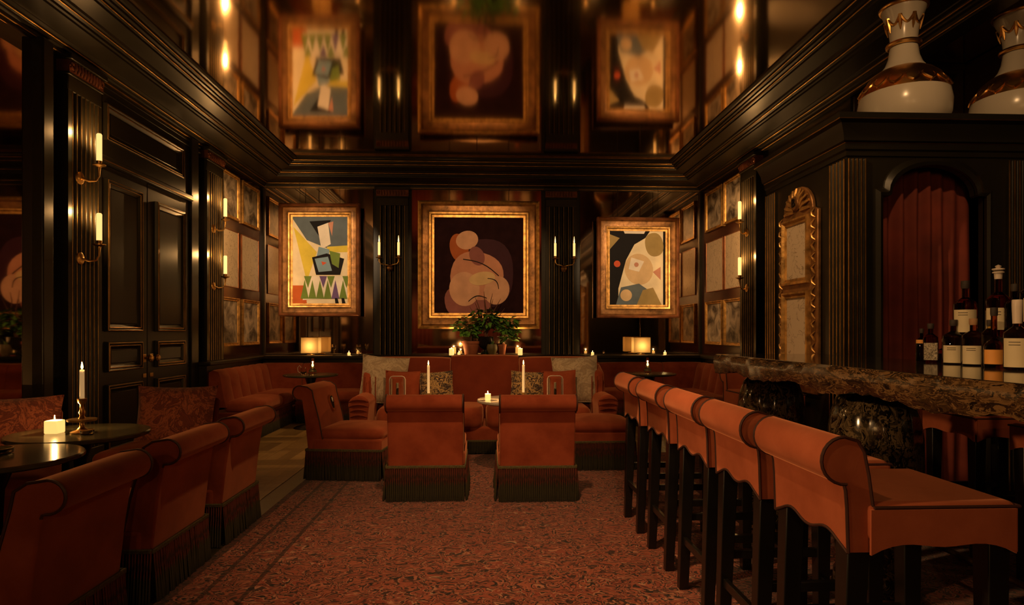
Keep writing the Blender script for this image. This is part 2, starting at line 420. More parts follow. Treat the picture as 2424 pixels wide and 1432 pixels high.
# cornice profile: (projection from wall, z)
PROF = [(0, ZK-.05), (.035, ZK-.05), (.04, ZK-.035), (.055, ZK-.035), (.06, ZK-.012), (.085, ZK-.008), (.09, ZK+.005), (.11, ZK+.005), (.118, ZK+.022), (.15, ZK+.030), (.155, ZK+.038),
        (.33, ZK+.060), (.335, ZK+.075), (.355, ZK+.078), (.36, ZK+.095), (.385, ZK+.100), (.39, ZK+.112), (.42, ZK+.114), (.43, ZK+.130),
        (.575, ZK+.150), (.58, ZK+.165), (.60, ZK+.168), (.605, ZK+.185), (.635, ZK+.190), (.64, ZK+.205), (.665, ZK+.207), (.67, ZK+.222), (.70, ZK+.225), (P, ZK+.238), (P, ZC-.001), (0, ZC-.001)]
def cornice(name, a, b, inward, ends, label, m='green_black_paint'):
    # a,b on the wall line (x,y); inward = unit normal; ends = mitre factors at a and b along the line direction
    d = Vector((b[0]-a[0], b[1]-a[1], 0)).normalized(); n = Vector((*inward, 0))
    mb = MB(); r0 = []; r1 = []
    for p, z in PROF:
        r0.append(tuple(Vector((*a, z))+n*p+d*p*ends[0])); r1.append(tuple(Vector((*b, z))+n*p-d*p*ends[1]))
    mb.rings([r0, r1])
    o = struct(mb, name, m, label, smooth=25)
    # thin gold fillets standing in for light glinting along the mouldings
    for p, z in ((.388, ZK+.106), (.114, ZK+.010), (.667, ZK+.212), (.05, ZK-.036), (.602, ZK+.176)):
        q = MB(); rr = []
        for e, base in ((0, a), (1, b)):
            c = Vector((*base, z))+n*p+(d*p*ends[0] if e == 0 else -d*p*ends[1])
            rr.append([tuple(c+n*.006*math.cos(t)+Vector((0,0,.006*math.sin(t)))) for t in [k*PI/4 for k in range(8)]])
        q.rings(rr).build('glint_fillet', 'gilt_and_glint_edge', o)
    return o
cornice('trim_1', (WL, WF), (WL, WB), (1, 0), (1, 1), 'moulded ceiling cornice above the double door')
cornice('trim_2', (WL, WB), (WR, WB), (0, -1), (1, 1), 'moulded ceiling cornice above the three big paintings')
cornice('trim_3', (WR, WF), (WR, WB), (-1, 0), (1, 1), 'moulded ceiling cornice above the bar')
cornice('trim_4', (WL, WF), (WR, WF), (0, 1), (1, 1), 'moulded ceiling cornice behind the viewer')
struct(MB().box(WR-.001, WR+.15, WF, RY, ZK-.03, ZC), 'trim_5', 'green_black_paint', 'dark beam carrying the cornice over the bar')

# dado with ledge, back and side walls
LEDGE = .90
dd = struct(MB().box(WL, WR, 9.36, WB, 0, LEDGE-.05), 'trim_6', 'green_black_paint', 'dark dado behind the banquette under the far mirrors')
MB().box(WL, WR, 9.30, WB, LEDGE-.05, LEDGE).build('ledge', 'green_black_paint', dd, bevel=.012)
d2 = struct(MB().box(WL, WL+.16, 7.5, 9.30, 0, LEDGE-.05), 'trim_7', 'green_black_paint', 'dark dado under the six pictures left of the sofa')
MB().box(WL, WL+.20, 7.5, 9.30, LEDGE-.05, LEDGE).build('ledge', 'green_black_paint', d2, bevel=.012)
d3 = struct(MB().box(WR-.16, WR, 7.3, 9.30, 0, LEDGE-.05), 'trim_8', 'green_black_paint', 'dark dado under the six pictures beyond the bar')
MB().box(WR-.20, WR, 7.3, 9.30, LEDGE-.05, LEDGE).build('ledge', 'green_black_paint', d3, bevel=.012)

# far mirrors (glass panes) between the pilasters
def mirror(name, boxes, label, m='antique_mirror'):
    t = thing(name, label, 'mirror', (0, 0, 0), kind='structure')
    for b in boxes: MB().box(*b).build('pane', m, t, bevel=.004)
    return t
MZ0, MZ1 = LEDGE+.005, ZK-.04
def panes(x0, x1, n):
    w = (x1-x0)/n; return [(x0+w*i+.0015, x0+w*(i+1)-.0015, WB-.02, WB-.001, MZ0, MZ1) for i in range(n)]
mirror('window_1', panes(-3.34, -1.70, 2), 'tall antique mirror behind the left hanging painting')
mirror('window_2', panes(-1.12, .88, 2), 'tall antique mirror behind the large central painting')
mirror('window_3', panes(1.48, 3.36, 2), 'tall antique mirror behind the right hanging painting')
for o in [x for x in bpy.data.objects if x.name.startswith('window_')]: o.name = 'mirror_panel'
for s_, side in ((-1, 'wl'), (1, 'wr')):
    xw = WL if s_ < 0 else WR
    a, b = sorted((xw, xw-s_*.012))
    MB().box(a, b, 8.14, 9.78, LEDGE, ZK-.03).build('lining_panel', 'mahogany', wl if s_ < 0 else wr)
# mirror at the near end of the left wall
t = thing('wall_mirror', 'tall mirror at the left edge reflecting the big painting', 'mirror')
MB().box(WL+.002, WL+.02, 2.2, 4.86, .5, ZK-.05).build('pane', 'wall_mirror', t)
for y0, y1 in ((4.86, 4.98), (2.08, 2.2)):
    MB().box(WL, WL+.10, y0, y1, 0, ZK-.03).build('frame_post', 'green_black_paint', t, bevel=.012)
MB().box(WL, WL+.10, 2.2, 4.86, 0, .5).build('frame_base', 'green_black_paint', t, bevel=.012)

# ------------------------------------------------------------------ pilasters
def pilaster(name, label, loc, rz, w=.46, dep=.09, z1=ZK-.03, flutes=6, cap=True, z0=0):
    t = thing(name, label, 'pilaster', loc, rz, kind='structure')       # local: wall at y=0, faces -Y
    zc = z1-.16 if cap else z1
    MB().box(-w/2, w/2, -dep+.045, 0, z0, z1).build('back_board', 'green_black_paint', t)
    # fluted face
    m0 = w*.12; fw = (w-2*m0)/flutes; prof = [(-w/2, -dep+.045), (-w/2, -dep)]
    for i in range(flutes):
        c = -w/2+m0+fw*(i+.5); r = fw*.37
        for k in range(7):
            a = PI-PI*k/6
            prof.append((c+r*math.cos(a), -dep+r*1.25*math.sin(a)))
    prof += [(w/2, -dep), (w/2, -dep+.045)]
    MB().rings([[(x, y, z) for x, y in prof] for z in (z0+.28, zc-.12)], closed=True, cap=False).build('fluted_shaft', 'green_black_paint', t, smooth=50)
    for i in range(flutes+1):
        xx = -w/2+m0+fw*i
        MB().tube([(xx, -dep, z0+.28), (xx, -dep, zc-.12)], .0042, 5).build('gilt_and_glint_line', 'pilaster_glint', t)  # gold strips drawn as light caught on the flute edges
    MB().box(-w/2, w/2, -dep, -dep+.045, zc-.12, zc).box(-w/2-.015, w/2+.015, -dep-.015, 0, z0, z0+.28).build('plinth', 'green_black_paint', t, bevel=.006)
    if cap:
        c = MB()
        c.box(-w/2-.01, w/2+.01, -dep-.012, 0, zc, zc+.022).box(-w/2-.025, w/2+.025, -dep-.04, 0, zc+.115, zc+.16)
        cp = c.build('capital', 'green_black_paint', t, bevel=.006)
        b = MB().box(-w/2-.004, w/2+.004, -dep-.012, 0, zc+.022, zc+.115).build('frieze', 'capital_gilt', cp)
        n = 9; dmb = MB()
        for i in range(n):
            x = -w*.36+w*.72*i/(n-1)
            dmb.tube([(x, -dep-.014, zc+.03), (x, -dep-.022, zc+.06), (x, -dep-.02, zc+.105)], [.008, .013, .009], 6)
        for s_ in (-1, 1):
            sp = [(s_*(w/2-.028)+math.cos(a)*(.030-.0016*a)*s_, -dep-.018, zc+.068+math.sin(a)*(.030-.0016*a)) for a in [k*.45 for k in range(32)]]
            dmb.tube(sp, .006, 5)
        q = dmb.build('carving', 'capital_gilt', cp); tag(q, kind='stuff')
    return t
pilaster('pilaster', 'fluted pilaster left of the double door, nearest the left mirror', (WL, 5.38, 0), PI/2, w=.44)
pilaster('pilaster', 'fluted pilaster between the double door and the small pictures', (WL, 7.91, 0), PI/2, w=.48)
pilaster('pilaster', 'fluted pilaster between the left and the central painting', (-1.40, WB, 0), 0, w=.48, flutes=5)
pilaster('pilaster', 'fluted pilaster between the central and the right painting', (1.18, WB, 0), 0, w=.48, flutes=5)
pilaster('pilaster', 'fluted pilaster with two candles beside the right-hand pictures', (WR, 7.84, 0), -PI/2, w=.48)
for x, lb in ((-3.365, 'left'), (3.385, 'right')):
    struct(MB().box(x-.03, x+.03, WB-.06, WB, LEDGE, ZK-.03), 'trim_9' if x < 0 else 'trim_10', 'green_black_paint', 'narrow dark corner post at the %s end of the far mirrors' % lb)

# ------------------------------------------------------------------ double door in the left wall
dr = thing('door_1', 'dark panelled double door with brass knobs and transom panel', 'door', (WL, 0, 0), kind='structure')
def raised_panel(parent, y0, y1, z0, z1, name='panel'):
    # picture-frame moulding on the wall plane, local x = out of wall
    prof = [(0, 0), (.028, .004), (.034, .018), (.022, .030), (.026, .042), (.010, .058), (.004, .07), (0, .07)]
    rings = []
    for (cy, cz, sy, sz) in ((y0, z0, 1, 1), (y1, z0, -1, 1), (y1, z1, -1, -1), (y0, z1, 1, -1)):
        rings.append([(.045+a, cy+sy*b, cz+sz*b) for a, b in prof])
    o = MB().rings(rings, loop=True, cap=False).build(name, 'green_black_paint', parent, smooth=30)
    q = MB()
    for off, h in ((.012, .031), (.036, .026)):
        pts = [(.045+h, y0+off, z0+off), (.045+h, y1-off, z0+off), (.045+h, y1-off, z1-off), (.045+h, y0+off, z1-off)]
        for i in range(4): q.tube([pts[i], pts[(i+1) % 4]], .0035, 5)
    q.build('gilt_and_glint_line', 'gilt_and_glint_edge', o)  # gold lines put in for the lit edges of the moulding
    MB().box(.046, .056, y0+.075, y1-.075, z0+.075, z1-.075).build('panel_field', 'green_black_paint', o, bevel=.01)
    return o
for i, (y0, y1) in enumerate(((5.62, 6.415), (6.425, 7.32))):
    lf = MB().box(.0, .045, y0, y1, .02, 2.72).build('door_leaf', 'green_black_paint', dr, bevel=.006)
    raised_panel(lf, y0+.09, y1-.12 if i == 0 else y1-.09, 1.25, 2.60) if i == 0 else raised_panel(lf, y0+.14, y1-.15, 1.25, 2.57)
    for z0, z1 in ((.89, 1.16), (.15, .78)):
        raised_panel(lf, y0+.10, y1-.12 if i == 0 else y1-.15, z0, z1) if i == 0 else raised_panel(lf, y0+.14, y1-.15, z0, z1)
    yk = 6.36 if i == 0 else 6.49
    MB().box(.046, .054, yk-.03, yk+.03, .95, 1.03).build('key_plate', 'brass', lf, bevel=.003)
    MB().lathe([(.012, 0), (.012, .03), (.03, .045), (.034, .062), (.024, .078), (.004, .082)], 16, M=tr(.052, yk, .99) @ rot(90, 'Y')).build('knob', 'brass', lf)
    MB().box(.046, .056, yk-.028, yk+.028, .80, .84).build('latch', 'brass', lf, bevel=.003)
tm = MB().box(.0, .045, 5.62, 7.32, 2.78, ZK-.03).build('transom', 'green_black_paint', dr, bevel=.006)
raised_panel(tm, 5.70, 7.14, 2.93, 3.26)
MB().box(0, .085, 5.60, 7.34, 2.72, 2.79).build('door_head', 'green_black_paint', dr, bevel=.015, seg=3)
MB().box(.083, .092, 5.61, 7.33, 2.735, 2.745).build('gilt_and_glint_line', 'gilt_and_glint_edge', dr)  # gold line put in as the lit edge of the door head
for y0, y1 in ((5.55, 5.62), (7.32, 7.5)):
    MB().box(0, .07, y0, y1, 0, ZK-.03).build('jamb', 'green_black_paint', dr, bevel=.008)
for z in (3.34, 3.40):
    MB().box(0, .05, 5.62, 7.6, z, z+.02).build('head_bead', 'green_black_paint', dr, bevel=.006)

# ------------------------------------------------------------------ floor: dark border, parquet blocks, carpet
MB().box(-1.80, -1.50, 0, 8.5, 0, .004).build('border_strip', 'floor_border', fl)
pl = MB().box(-.24, .24, -.06, .06, 0, .008); me_pl = None
cnt = 0
def plank(x, y, a):
    global me_pl
    if me_pl is None:
        o = pl.build('plank', 'parquet', fl, bevel=0); me_pl = o.data
    else: o = link('plank', me_pl, fl)
    o.location = (x, y, 0); o.rotation_euler = (0, 0, a)
for (x0, x1, y0, y1) in ((-2.62, -1.82, 4.3, 9.0), (.95, 2.2, 6.45, 8.3)):
    # square blocks of four planks, alternating direction
    s_ = .484; i = 0; y = y0
    while y < y1:
        x = x0; j = 0
        while x < x1:
            for k in range(4):
                off = -s_/2+s_*(k+.5)/4
                if (i+j) % 2: plank(x+s_/2+off, y+s_/2, PI/2)
                else: plank(x+s_/2, y+s_/2+off, 0)
            x += s_; j += 1
        y += s_; i += 1
cp = MB().prism([(0, 0), (5.8, 0), (5.8, 4.03), (3.84, 4.03), (3.84, 6.4), (0, 6.4)], 'z', 0, .012).build('carpet', 'carpet', loc=(-1.5, 0, .001))
tag(cp, 'red and brown patterned oriental carpet under the chairs and stools', 'carpet')

# ------------------------------------------------------------------ fringe helper
def fringe(parent, x0, x1, y0, y1, z0, z1, step=.0135):
    pts = []
    def run(ax, ay, bx, by):
        L_ = math.hypot(bx-ax, by-ay); n = max(2, int(L_/step))
        nx, ny = (by-ay)/L_, -(bx-ax)/L_
        for i in range(n):
            f = (i+.5)/n; pts.append((ax+(bx-ax)*f, ay+(by-ay)*f, nx, ny))
    run(x0, y0, x1, y0); run(x1, y0, x1, y1); run(x1, y1, x0, y1); run(x0, y1, x0, y0)
    mb = MB(); rr = random.Random(3)
    for x, y, nx, ny in pts:
        o = rr.uniform(0, .006); fl_ = rr.uniform(.010, .022)
        zz = z0+.004+rr.uniform(0, .006)
        mb.tube([(x+nx*o, y+ny*o, z1-.01), (x+nx*(o+.006), y+ny*(o+.006), z0+(z1-z0)*.62), (x+nx*(o+.008), y+ny*(o+.008), z0+(z1-z0)*.58),
                 (x+nx*(o+fl_), y+ny*(o+fl_), zz)], [.0042, .0052, .0035, .0065], 4)
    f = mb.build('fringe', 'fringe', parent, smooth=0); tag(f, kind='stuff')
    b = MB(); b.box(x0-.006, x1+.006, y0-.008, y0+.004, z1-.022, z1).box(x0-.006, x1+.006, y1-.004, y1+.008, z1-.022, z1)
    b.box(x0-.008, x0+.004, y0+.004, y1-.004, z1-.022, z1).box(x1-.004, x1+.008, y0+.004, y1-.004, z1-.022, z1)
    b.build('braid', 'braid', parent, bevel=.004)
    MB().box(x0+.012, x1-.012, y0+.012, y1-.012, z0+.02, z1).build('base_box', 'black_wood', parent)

# ------------------------------------------------------------------ slipper chair (faces +Y)
def scroll_profile(yr0, yr1, yf0, yf1, zt, r, z0, cy):
    # side profile (y,z) of a back whose top rolls backward: rear line yr0->yr1, front line yf0->yf1
    cz = zt-r
    pts = [(yf0, z0), ((yf0+yf1)/2+.004, (z0+cz)/2), (yf1, cz-.04), (yf1-.012, cz+r*.35), (yf1-.45*(yf1-cy), cz+r*.83)]
    for k in range(13):
        a = math.radians(90+k*(275-90)/12)
        pts.append((cy+r*math.cos(a), cz+r*math.sin(a)))
    pts += [(yr1-.004, cz-r*1.04), (yr1, cz-r*1.25), ((yr0+yr1)/2, (z0+cz)/2), (yr0, z0)]
    return pts
def make_chair(label):
    t = thing('slipper_chair', label, 'chair', group='red fringed slipper chairs')
    w = .275
    prof = scroll_profile(-.285, -.335, -.14, -.235, .785, .060, .25, -.355)
    rings = []
    for x in (-w, -w+.012, w-.012, w):
        rings.append([(x, y*(1 if abs(x) < w-.001 else 1), z) for y, z in prof])
    MB().rings(rings).build('backrest', 'velvet', t, bevel=.010, smooth=35)
    for s_ in (-1, 1): MB().tube([(s_*(w+.0), y, z) for y, z in prof[:-2]], .0055, 6).build('piping', 'piping', t)
    MB().box(-.285, .285, -.24, .345, .24, .345).build('seat_base', 'velvet', t, bevel=.018, seg=3)
    cushion_box(-.280, .280, -.22, .352, .335, .425, .03).build('seat_cushion', 'velvet', t, smooth=60)
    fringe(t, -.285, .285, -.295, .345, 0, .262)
    return t
ch0 = make_chair('red fringed slipper chair, back to the viewer, left of the centre pair')
def put(o, x, y, a=0, z=0): o.location = (x, y, z); o.rotation_euler = (0, 0, math.radians(a)); return o
put(ch0, -.43, 4.94, 0, .012)
def chair(x, y, a, label):
    c = copy_tree(ch0); c['label'] = label
    if x < -1.5: c.scale = (1, 1, .955)
    return put(c, x, y, a, .012 if x > -1.4 else .005)
chair(.385, 4.90, 0, 'red fringed slipper chair, back to the viewer, right of the centre pair')
ce = chair(-1.16, 5.60, -97, 'red slipper chair seen from the side with an eye emblem on its back')
chair(-1.81, 4.02, 90, 'red fringed slipper chair in the left row, farthest from the viewer')
chair(-1.81, 3.25, 90, 'red fringed slipper chair in the left row, middle one')
chair(-1.81, 2.45, 90, 'red fringed slipper chair in the lower left corner, nearest the viewer')
# eye emblem on the inside of the side-on chair's back
em = []
def tear(s_, ox=0, oz=0): return [(ox+s_*.042*math.sin(a)*(1 if math.cos(a) > -.2 else .8), oz+s_*(.05*math.cos(a) if math.cos(a) > 0 else .095*math.cos(a))) for a in [2*PI*k/18 for k in range(18)]]
Mx = tr(-.06, -.212, .63) @ rot(14, 'X')
e0 = MB().prism(tear(1.0), 'y', -.02, .012, Mx).build('emblem', 'brass', ce)
MB().prism(tear(.78), 'y', .0, .015, Mx).build('emblem_field', 'p_black', e0)
MB().prism(tear(.30, 0, .012), 'y', .0, .018, Mx).build('emblem_pupil', 'p_white', e0)

# ottoman right of the sofa
ot = thing('fringed_ottoman', 'red fringed ottoman bench right of the centre chairs', 'ottoman', (1.05, 5.92, .012))
MB().box(-.30, .30, -.30, .30, .24, .345).build('seat_base', 'velvet', ot, bevel=.02, seg=3)
cushion_box(-.31, .31, -.31, .31, .335, .42, .045).build('seat_cushion', 'velvet', ot, smooth=60)
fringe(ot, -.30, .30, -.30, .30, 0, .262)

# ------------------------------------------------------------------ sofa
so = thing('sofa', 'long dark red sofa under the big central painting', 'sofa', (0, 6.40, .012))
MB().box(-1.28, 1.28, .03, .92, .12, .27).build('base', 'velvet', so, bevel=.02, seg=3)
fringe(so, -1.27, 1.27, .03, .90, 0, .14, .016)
for x0, x1 in ((-1.10, -.012), (.012, 1.10)):
    cushion_box(x0, x1, -.01, .72, .255, .455, .025).build('seat_cushion', 'velvet', so, smooth=60)
def back_panel(x0, x1, zt, y0, name='back_cushion'):
    n = 10; rings = []
    for i in range(n+1):
        u = 2*i/n-1; x = (x0+x1)/2+u*(x1-x0)/2; k = (1-abs(u)**5)
        b = .04*k
        rings.append([(x, y0-.02-b, .30), (x, y0-.03-b, .55), (x, y0+.02-b, zt-.08), (x, y0+.05-b*.5, zt-.015+.015*k), (x, y0+.12, zt+.012*k), (x, y0+.20, zt-.02), (x, y0+.22, zt-.10), (x, y0+.20, .20), (x, y0, .20)])
    return MB().rings(rings).build(name, 'velvet_dark', so, smooth=50)
back_panel(-.375, .385, .965, .72)
back_panel(-1.30, -.385, .945, .70); back_panel(.395, 1.28, .945, .70)
for s_ in (-1, 1):
    # wing panel and low scrolled arm with pleats
    MB().prism([(.38, .30), (.90, .30), (.92, .86), (.70, .88), (.45, .80), (.38, .62)], 'x', s_*1.20 if s_ > 0 else -1.30, 1.30 if s_ > 0 else -1.20).build('wing', 'velvet', so, bevel=.03, seg=3)
    for k in range(5):
        x = s_*(1.205+.028*k-.05); 
        if k % 2 == 0: MB().box(x-.005, x+.005, .372, .38, .34, .76).build('wing_flute', 'velvet_dark', so)
    prof = [(-.09, .26), (.08, .26), (.09, .40)]
    for k in range(13):
        a = math.radians(-20+k*220/12); prof.append((.105*math.cos(a), .50+.095*math.sin(a)))
    prof.append((-.095, .40))
    arm = MB().prism([(s_*1.26+a, b) for a, b in prof], 'y', .0, .60).build('arm', 'velvet', so, bevel=.02, seg=3)
    for z in (.545, .495, .445, .39):
        r_ = .10 if z > .46 else .09
        MB().tube([(s_*1.26-r_+.006, .01, z-.012), (s_*1.26-r_*.5, -.008, z+.006), (s_*1.26, -.012, z+.012), (s_*1.26+r_*.5, -.008, z+.006), (s_*1.26+r_-.006, .01, z-.012)], .010, 6).build('pleat', 'velvet_dark', arm)

def cush(name, label, m, w, h, t, x, y, z, tilt=-14, rz=0, roll=0):
    o = pillow(w, h, t).build(name, m, smooth=80, loc=(x, y, z)); o.rotation_euler = (math.radians(tilt), math.radians(roll), math.radians(rz))
    # corded edge
    n = 28; pts = []
    for k in range(n):
        s_ = 4*k/n; i = int(s_); f = 2*(s_-i)-1
        u, v = ((f, -1), (1, f), (-f, 1), (-1, -f))[i]
        pts.append((u*(1-.07*(1-v*v)*abs(u)**3)*w/2, 0, h/2+v*(1-.07*(1-u*u)*abs(v)**3)*h/2))
    MB().tube(pts, .006, 5, True).build('cord', m, o)
    return tag(o, label, 'cushion', 'sofa cushions')
cush('throw_cushion', 'large beige damask cushion at the left end of the sofa', 'damask_beige', .50, .53, .15, -1.10, 6.84, .47, -15, 6, 5)
cush('throw_cushion', 'large beige damask cushion at the right end of the sofa', 'damask_beige', .50, .52, .15, 1.00, 6.84, .47, -15, -6, -3)
cush('throw_cushion', 'plain dark red cushion in front of the left beige cushion', 'velvet', .36, .37, .13, -.87, 6.68, .475, -16, 4, 2)
cush('throw_cushion', 'plain dark red cushion in front of the right beige cushion', 'velvet', .36, .37, .13, .80, 6.68, .475, -16, -4, -2)
cush('throw_cushion', 'small black and gold patterned cushion left of the sofa centre', 'damask_black_gold', .36, .31, .13, -.50, 6.72, .52, -15, 2, -4)
cush('throw_cushion', 'small black and gold patterned cushion right of the sofa centre', 'damask_black_gold', .36, .31, .13, .45, 6.72, .52, -15, -2, 3)

# ------------------------------------------------------------------ banquettes
def channel(parent, p0, p1, inward, zt, z0=.36, th=.15, bulge=.035, m='velvet'):
    # one upholstered channel of a back between p0 and p1 (x,y of the rear line)
    a, b = Vector((*p0, 0)), Vector((*p1, 0)); n = Vector((*inward, 0)); rings = []
    for i in range(7):
        u = i/6; k = math.sin(u*PI)**.6 if 0 < u < 1 else 0
        c = a.lerp(b, u)
        rings.append([tuple(c+n*d+Vector((0,0,z))) for d, z in ((0, z0), (0, zt-.03), (th*.3, zt-.004+.006*k), (th*.72, zt-.02), (th*.9+bulge*k*.7, zt-.09), (th+.02+bulge*k, z0+.12), (th+.05+bulge*k, z0))])
    return MB().rings(rings).build('back_channel', m, parent, smooth=50)
def banquette(name, label, x0, x1, y0, y1, side, seats, chans):
    t = thing(name, label, 'banquette')
    bx = dict(left=(x0, x1, y0, y1), right=(x0, x1, y0, y1), back=(x0, x1, y0, y1))[side]
    MB().box(x0, x1, y0, y1, .03, .30).build('base', 'velvet_dark', t, bevel=.01)
    return t
# left run
YB = 9.355
bl = thing('corner_banquette', 'red channel-backed banquette along the left wall under small pictures', 'banquette')
XL = WL+.16
MB().box(XL, -2.64, 7.55, 9.35, .10, .30).build('base', 'velvet_dark', bl, bevel=.015)
for i in range(6):
    y0 = 7.55+i*.274; channel(bl, (XL, y0), (XL, y0+.28), (1, 0), .80)
channel(bl, (XL+.02, YB), (-2.62, YB), (0, -1), .80, bulge=.012)
for i in range(2):
    cushion_box(XL+.15, -2.60, 7.56+.82*i, 8.37+.82*i, .295, .43, .03).build('seat_cushion', 'velvet', bl, smooth=60)
def skirt_x(parent, x, y0, y1, d):
    mb = MB(); n = int((y1-y0)/.016); rr = random.Random(5)
    for i in range(n):
        y = y0+(i+.5)*(y1-y0)/n; mb.tube([(x, y, .26), (x+d*.008, y, .14), (x+d*rr.uniform(.01, .02), y, .008)], [.005, .006, .007], 4)
    tag(mb.build('fringe', 'fringe', parent, smooth=0), kind='stuff')
def skirt_y(parent, y, x0, x1, d):
    mb = MB(); n = int((x1-x0)/.016); rr = random.Random(6)
    for i in range(n):
        x = x0+(i+.5)*(x1-x0)/n; mb.tube([(x, y, .26), (x, y+d*.008, .14), (x, y+d*rr.uniform(.01, .02), .008)], [.005, .006, .007], 4)
    tag(mb.build('fringe', 'fringe', parent, smooth=0), kind='stuff')
skirt_x(bl, -2.635, 7.55, 9.0, 1)
# back run
bb = thing('wall_banquette', 'long red banquette along the far wall behind the sofa', 'banquette')
MB().box(-2.575, 2.60, 8.72, YB-.005, .10, .30).build('base', 'velvet_dark', bb, bevel=.015)
xs = [-2.61, -1.7, -.9, .0, .9, 1.7, 2.62]
for a, b in zip(xs[:-1], xs[1:]): channel(bb, (a+.003, YB), (b-.003, YB), (0, -1), .80, bulge=.012)
xs = [-2.58, -1.6, -.55, .55, 1.6, 2.58]
for a, b in zip(xs[:-1], xs[1:]): cushion_box(a+.003, b-.003, 8.68, 9.22, .295, .43, .025).build('seat_cushion', 'velvet', bb, smooth=60)
skirt_y(bb, 8.715, -2.55, -1.2, -1); skirt_y(bb, 8.715, 1.2, 2.55, -1)
# right run
br = thing('corner_banquette', 'red channel-backed banquette along the right wall beyond the bar', 'banquette')
XR = WR-.16
MB().box(2.66, XR, 7.4, 9.35, .10, .30).build('base', 'velvet_dark', br, bevel=.015)
for i in range(6):
    y0 = 7.45+i*.29; channel(br, (XR, y0), (XR, y0+.287), (-1, 0), .80)
channel(br, (2.63, YB), (XR-.02, YB), (0, -1), .80, bulge=.012)
for i in range(2):
    cushion_box(2.62, XR-.15, 7.42+.78*i, 8.19+.78*i, .295, .43, .03).build('seat_cushion', 'velvet', br, smooth=60)
skirt_x(br, 2.655, 7.4, 9.0, -1)

# ------------------------------------------------------------------ tables
def table(label, x, y, zt, r, mtop='table_stone', z=0.0):
    t = thing('pedestal_table', label, 'table', (x, y, z)); h = zt-z
    MB().lathe([(r-.012, h-.028), (r, h-.02), (r, h-.006), (r-.006, h), (0.001, h)], 48).build('table_top', mtop, t, smooth=40)
    MB().lathe([(.075, h-.035), (.06, h-.09), (.035, h-.16), (.028, h-.30), (.034, .14), (.06, .07)], 20).build('stem', 'black_wood', t)
    MB().lathe([(.001, 0), (.21, 0), (.215, .012), (.19, .028), (.10, .05), (.06, .075)], 32).build('foot', 'black_wood', t)
    return t
table('round dark stone table at left holding the tall candlestick', -2.375, 3.83, .66, .365)
table('round dark stone table at the left edge holding a glass ashtray', -2.31, 3.10, .66, .355)
table('round side table in front of the left banquette below the left painting', -2.245, 8.30, .70, .345)
table('round side table in front of the right banquette below the right painting', 2.19, 8.32, .70, .345)
table('small round white marble table between the centre chairs and sofa', .315, 5.82, .63, .385, 'marble_white', .012)
table('small round white marble table hidden behind the left centre chair', -.62, 5.85, .63, .28, 'marble_white', .012)

# ------------------------------------------------------------------ candles and table things
def flame(parent, x, y, z, s_=1, power=1.2, r=.012):
    MB().lathe([(.001, 0), (.006*s_, .008*s_), (.0075*s_, .016*s_), (.005*s_, .028*s_), (.001, .045*s_)], 8, (x, y, z)).build('flame', 'flame', parent)
    if power: point('candle_light', (x, y, z+.047*s_), power*2, r=.004, parent=parent)
def taper(name, label, loc, h=.30, power=1.5, stick=True, hc=.16):
    t = thing(name, label, 'candlestick', loc)
    if stick:
        MB().lathe([(.001, 0), (.058, 0), (.06, .008), (.03, .018), (.014, .035), (.012, .06), (.03, .066), (.074, .070), (.076, .082), (.02, .084), (.012, .10), (.018, .12), (.011, .14), (.011, .165), (.022, .178), (.026, .20), (.014, .202)], 20).build('stick', 'brass', t)
        z = .20
    else:
        MB().lathe([(.001, 0), (.036, 0), (.038, .006), (.012, .015), (.010, .04), (.016, .05), (.001, .051)], 16).build('stick', 'brass', t); z = .045
    MB().lathe([(.0125, z), (.012, z+hc), (.009, z+hc+.004), (.001, z+hc+.004)], 12).build('candle', 'candle_soft', t)
    flame(t, 0, 0, z+hc+.004, 1, power)
    return t
taper('candlestick', 'brass candlestick with a lit cream taper on the left table', (-2.345, 3.80, .66), power=2.2, hc=.165)
vt = thing('votive_candle', 'glowing square frosted votive on the left table', 'candle', (-2.50, 3.80, .66))
MB().box(-.038, .038, -.038, .038, 0, .075).build('glass_cube', 'votive_glow', vt, bevel=.006); flame(vt, 0, 0, .076, .6, 2.2)
def ashtray(label, x, y, z, r):
    t = thing('glass_ashtray', label, 'ashtray', (x, y, z))
    MB().lathe([(.001, 0), (r*.8, 0), (r, .006), (r*1.02, .025), (r*.92, .026), (r*.82, .010), (.001, .009)], 28).build('bowl', 'clear_glass', t)
    tag(MB().lathe([(r*.97, .026), (r*1.0, .028), (r*.93, .029)], 28, cap=False).build('rim', 'brass', t)); return t
ashtray('small glass dish beside the candlestick on the left table', -2.28, 3.74, .66, .035)
ashtray('round glass ashtray on the table at the left edge', -2.36, 3.16, .66, .075)
def votive(label, x, y, z, r=.03, h=.06, power=1.2, m='votive_glow', name='votive_candle'):
    t = thing(name, label, 'candle', (x, y, z))
    MB().lathe([(.001, .0), (r*.85, 0), (r, .006), (r, h), (r*.9, h), (r*.85, h*.8), (.001, h*.78)], 16).build('cup', m, t)
    flame(t, 0, 0, h*.80, .8, power); return t
votive('small lit votive candle on the white table between the centre chairs', .03, 5.72, .63, .026, .06, 2.5)
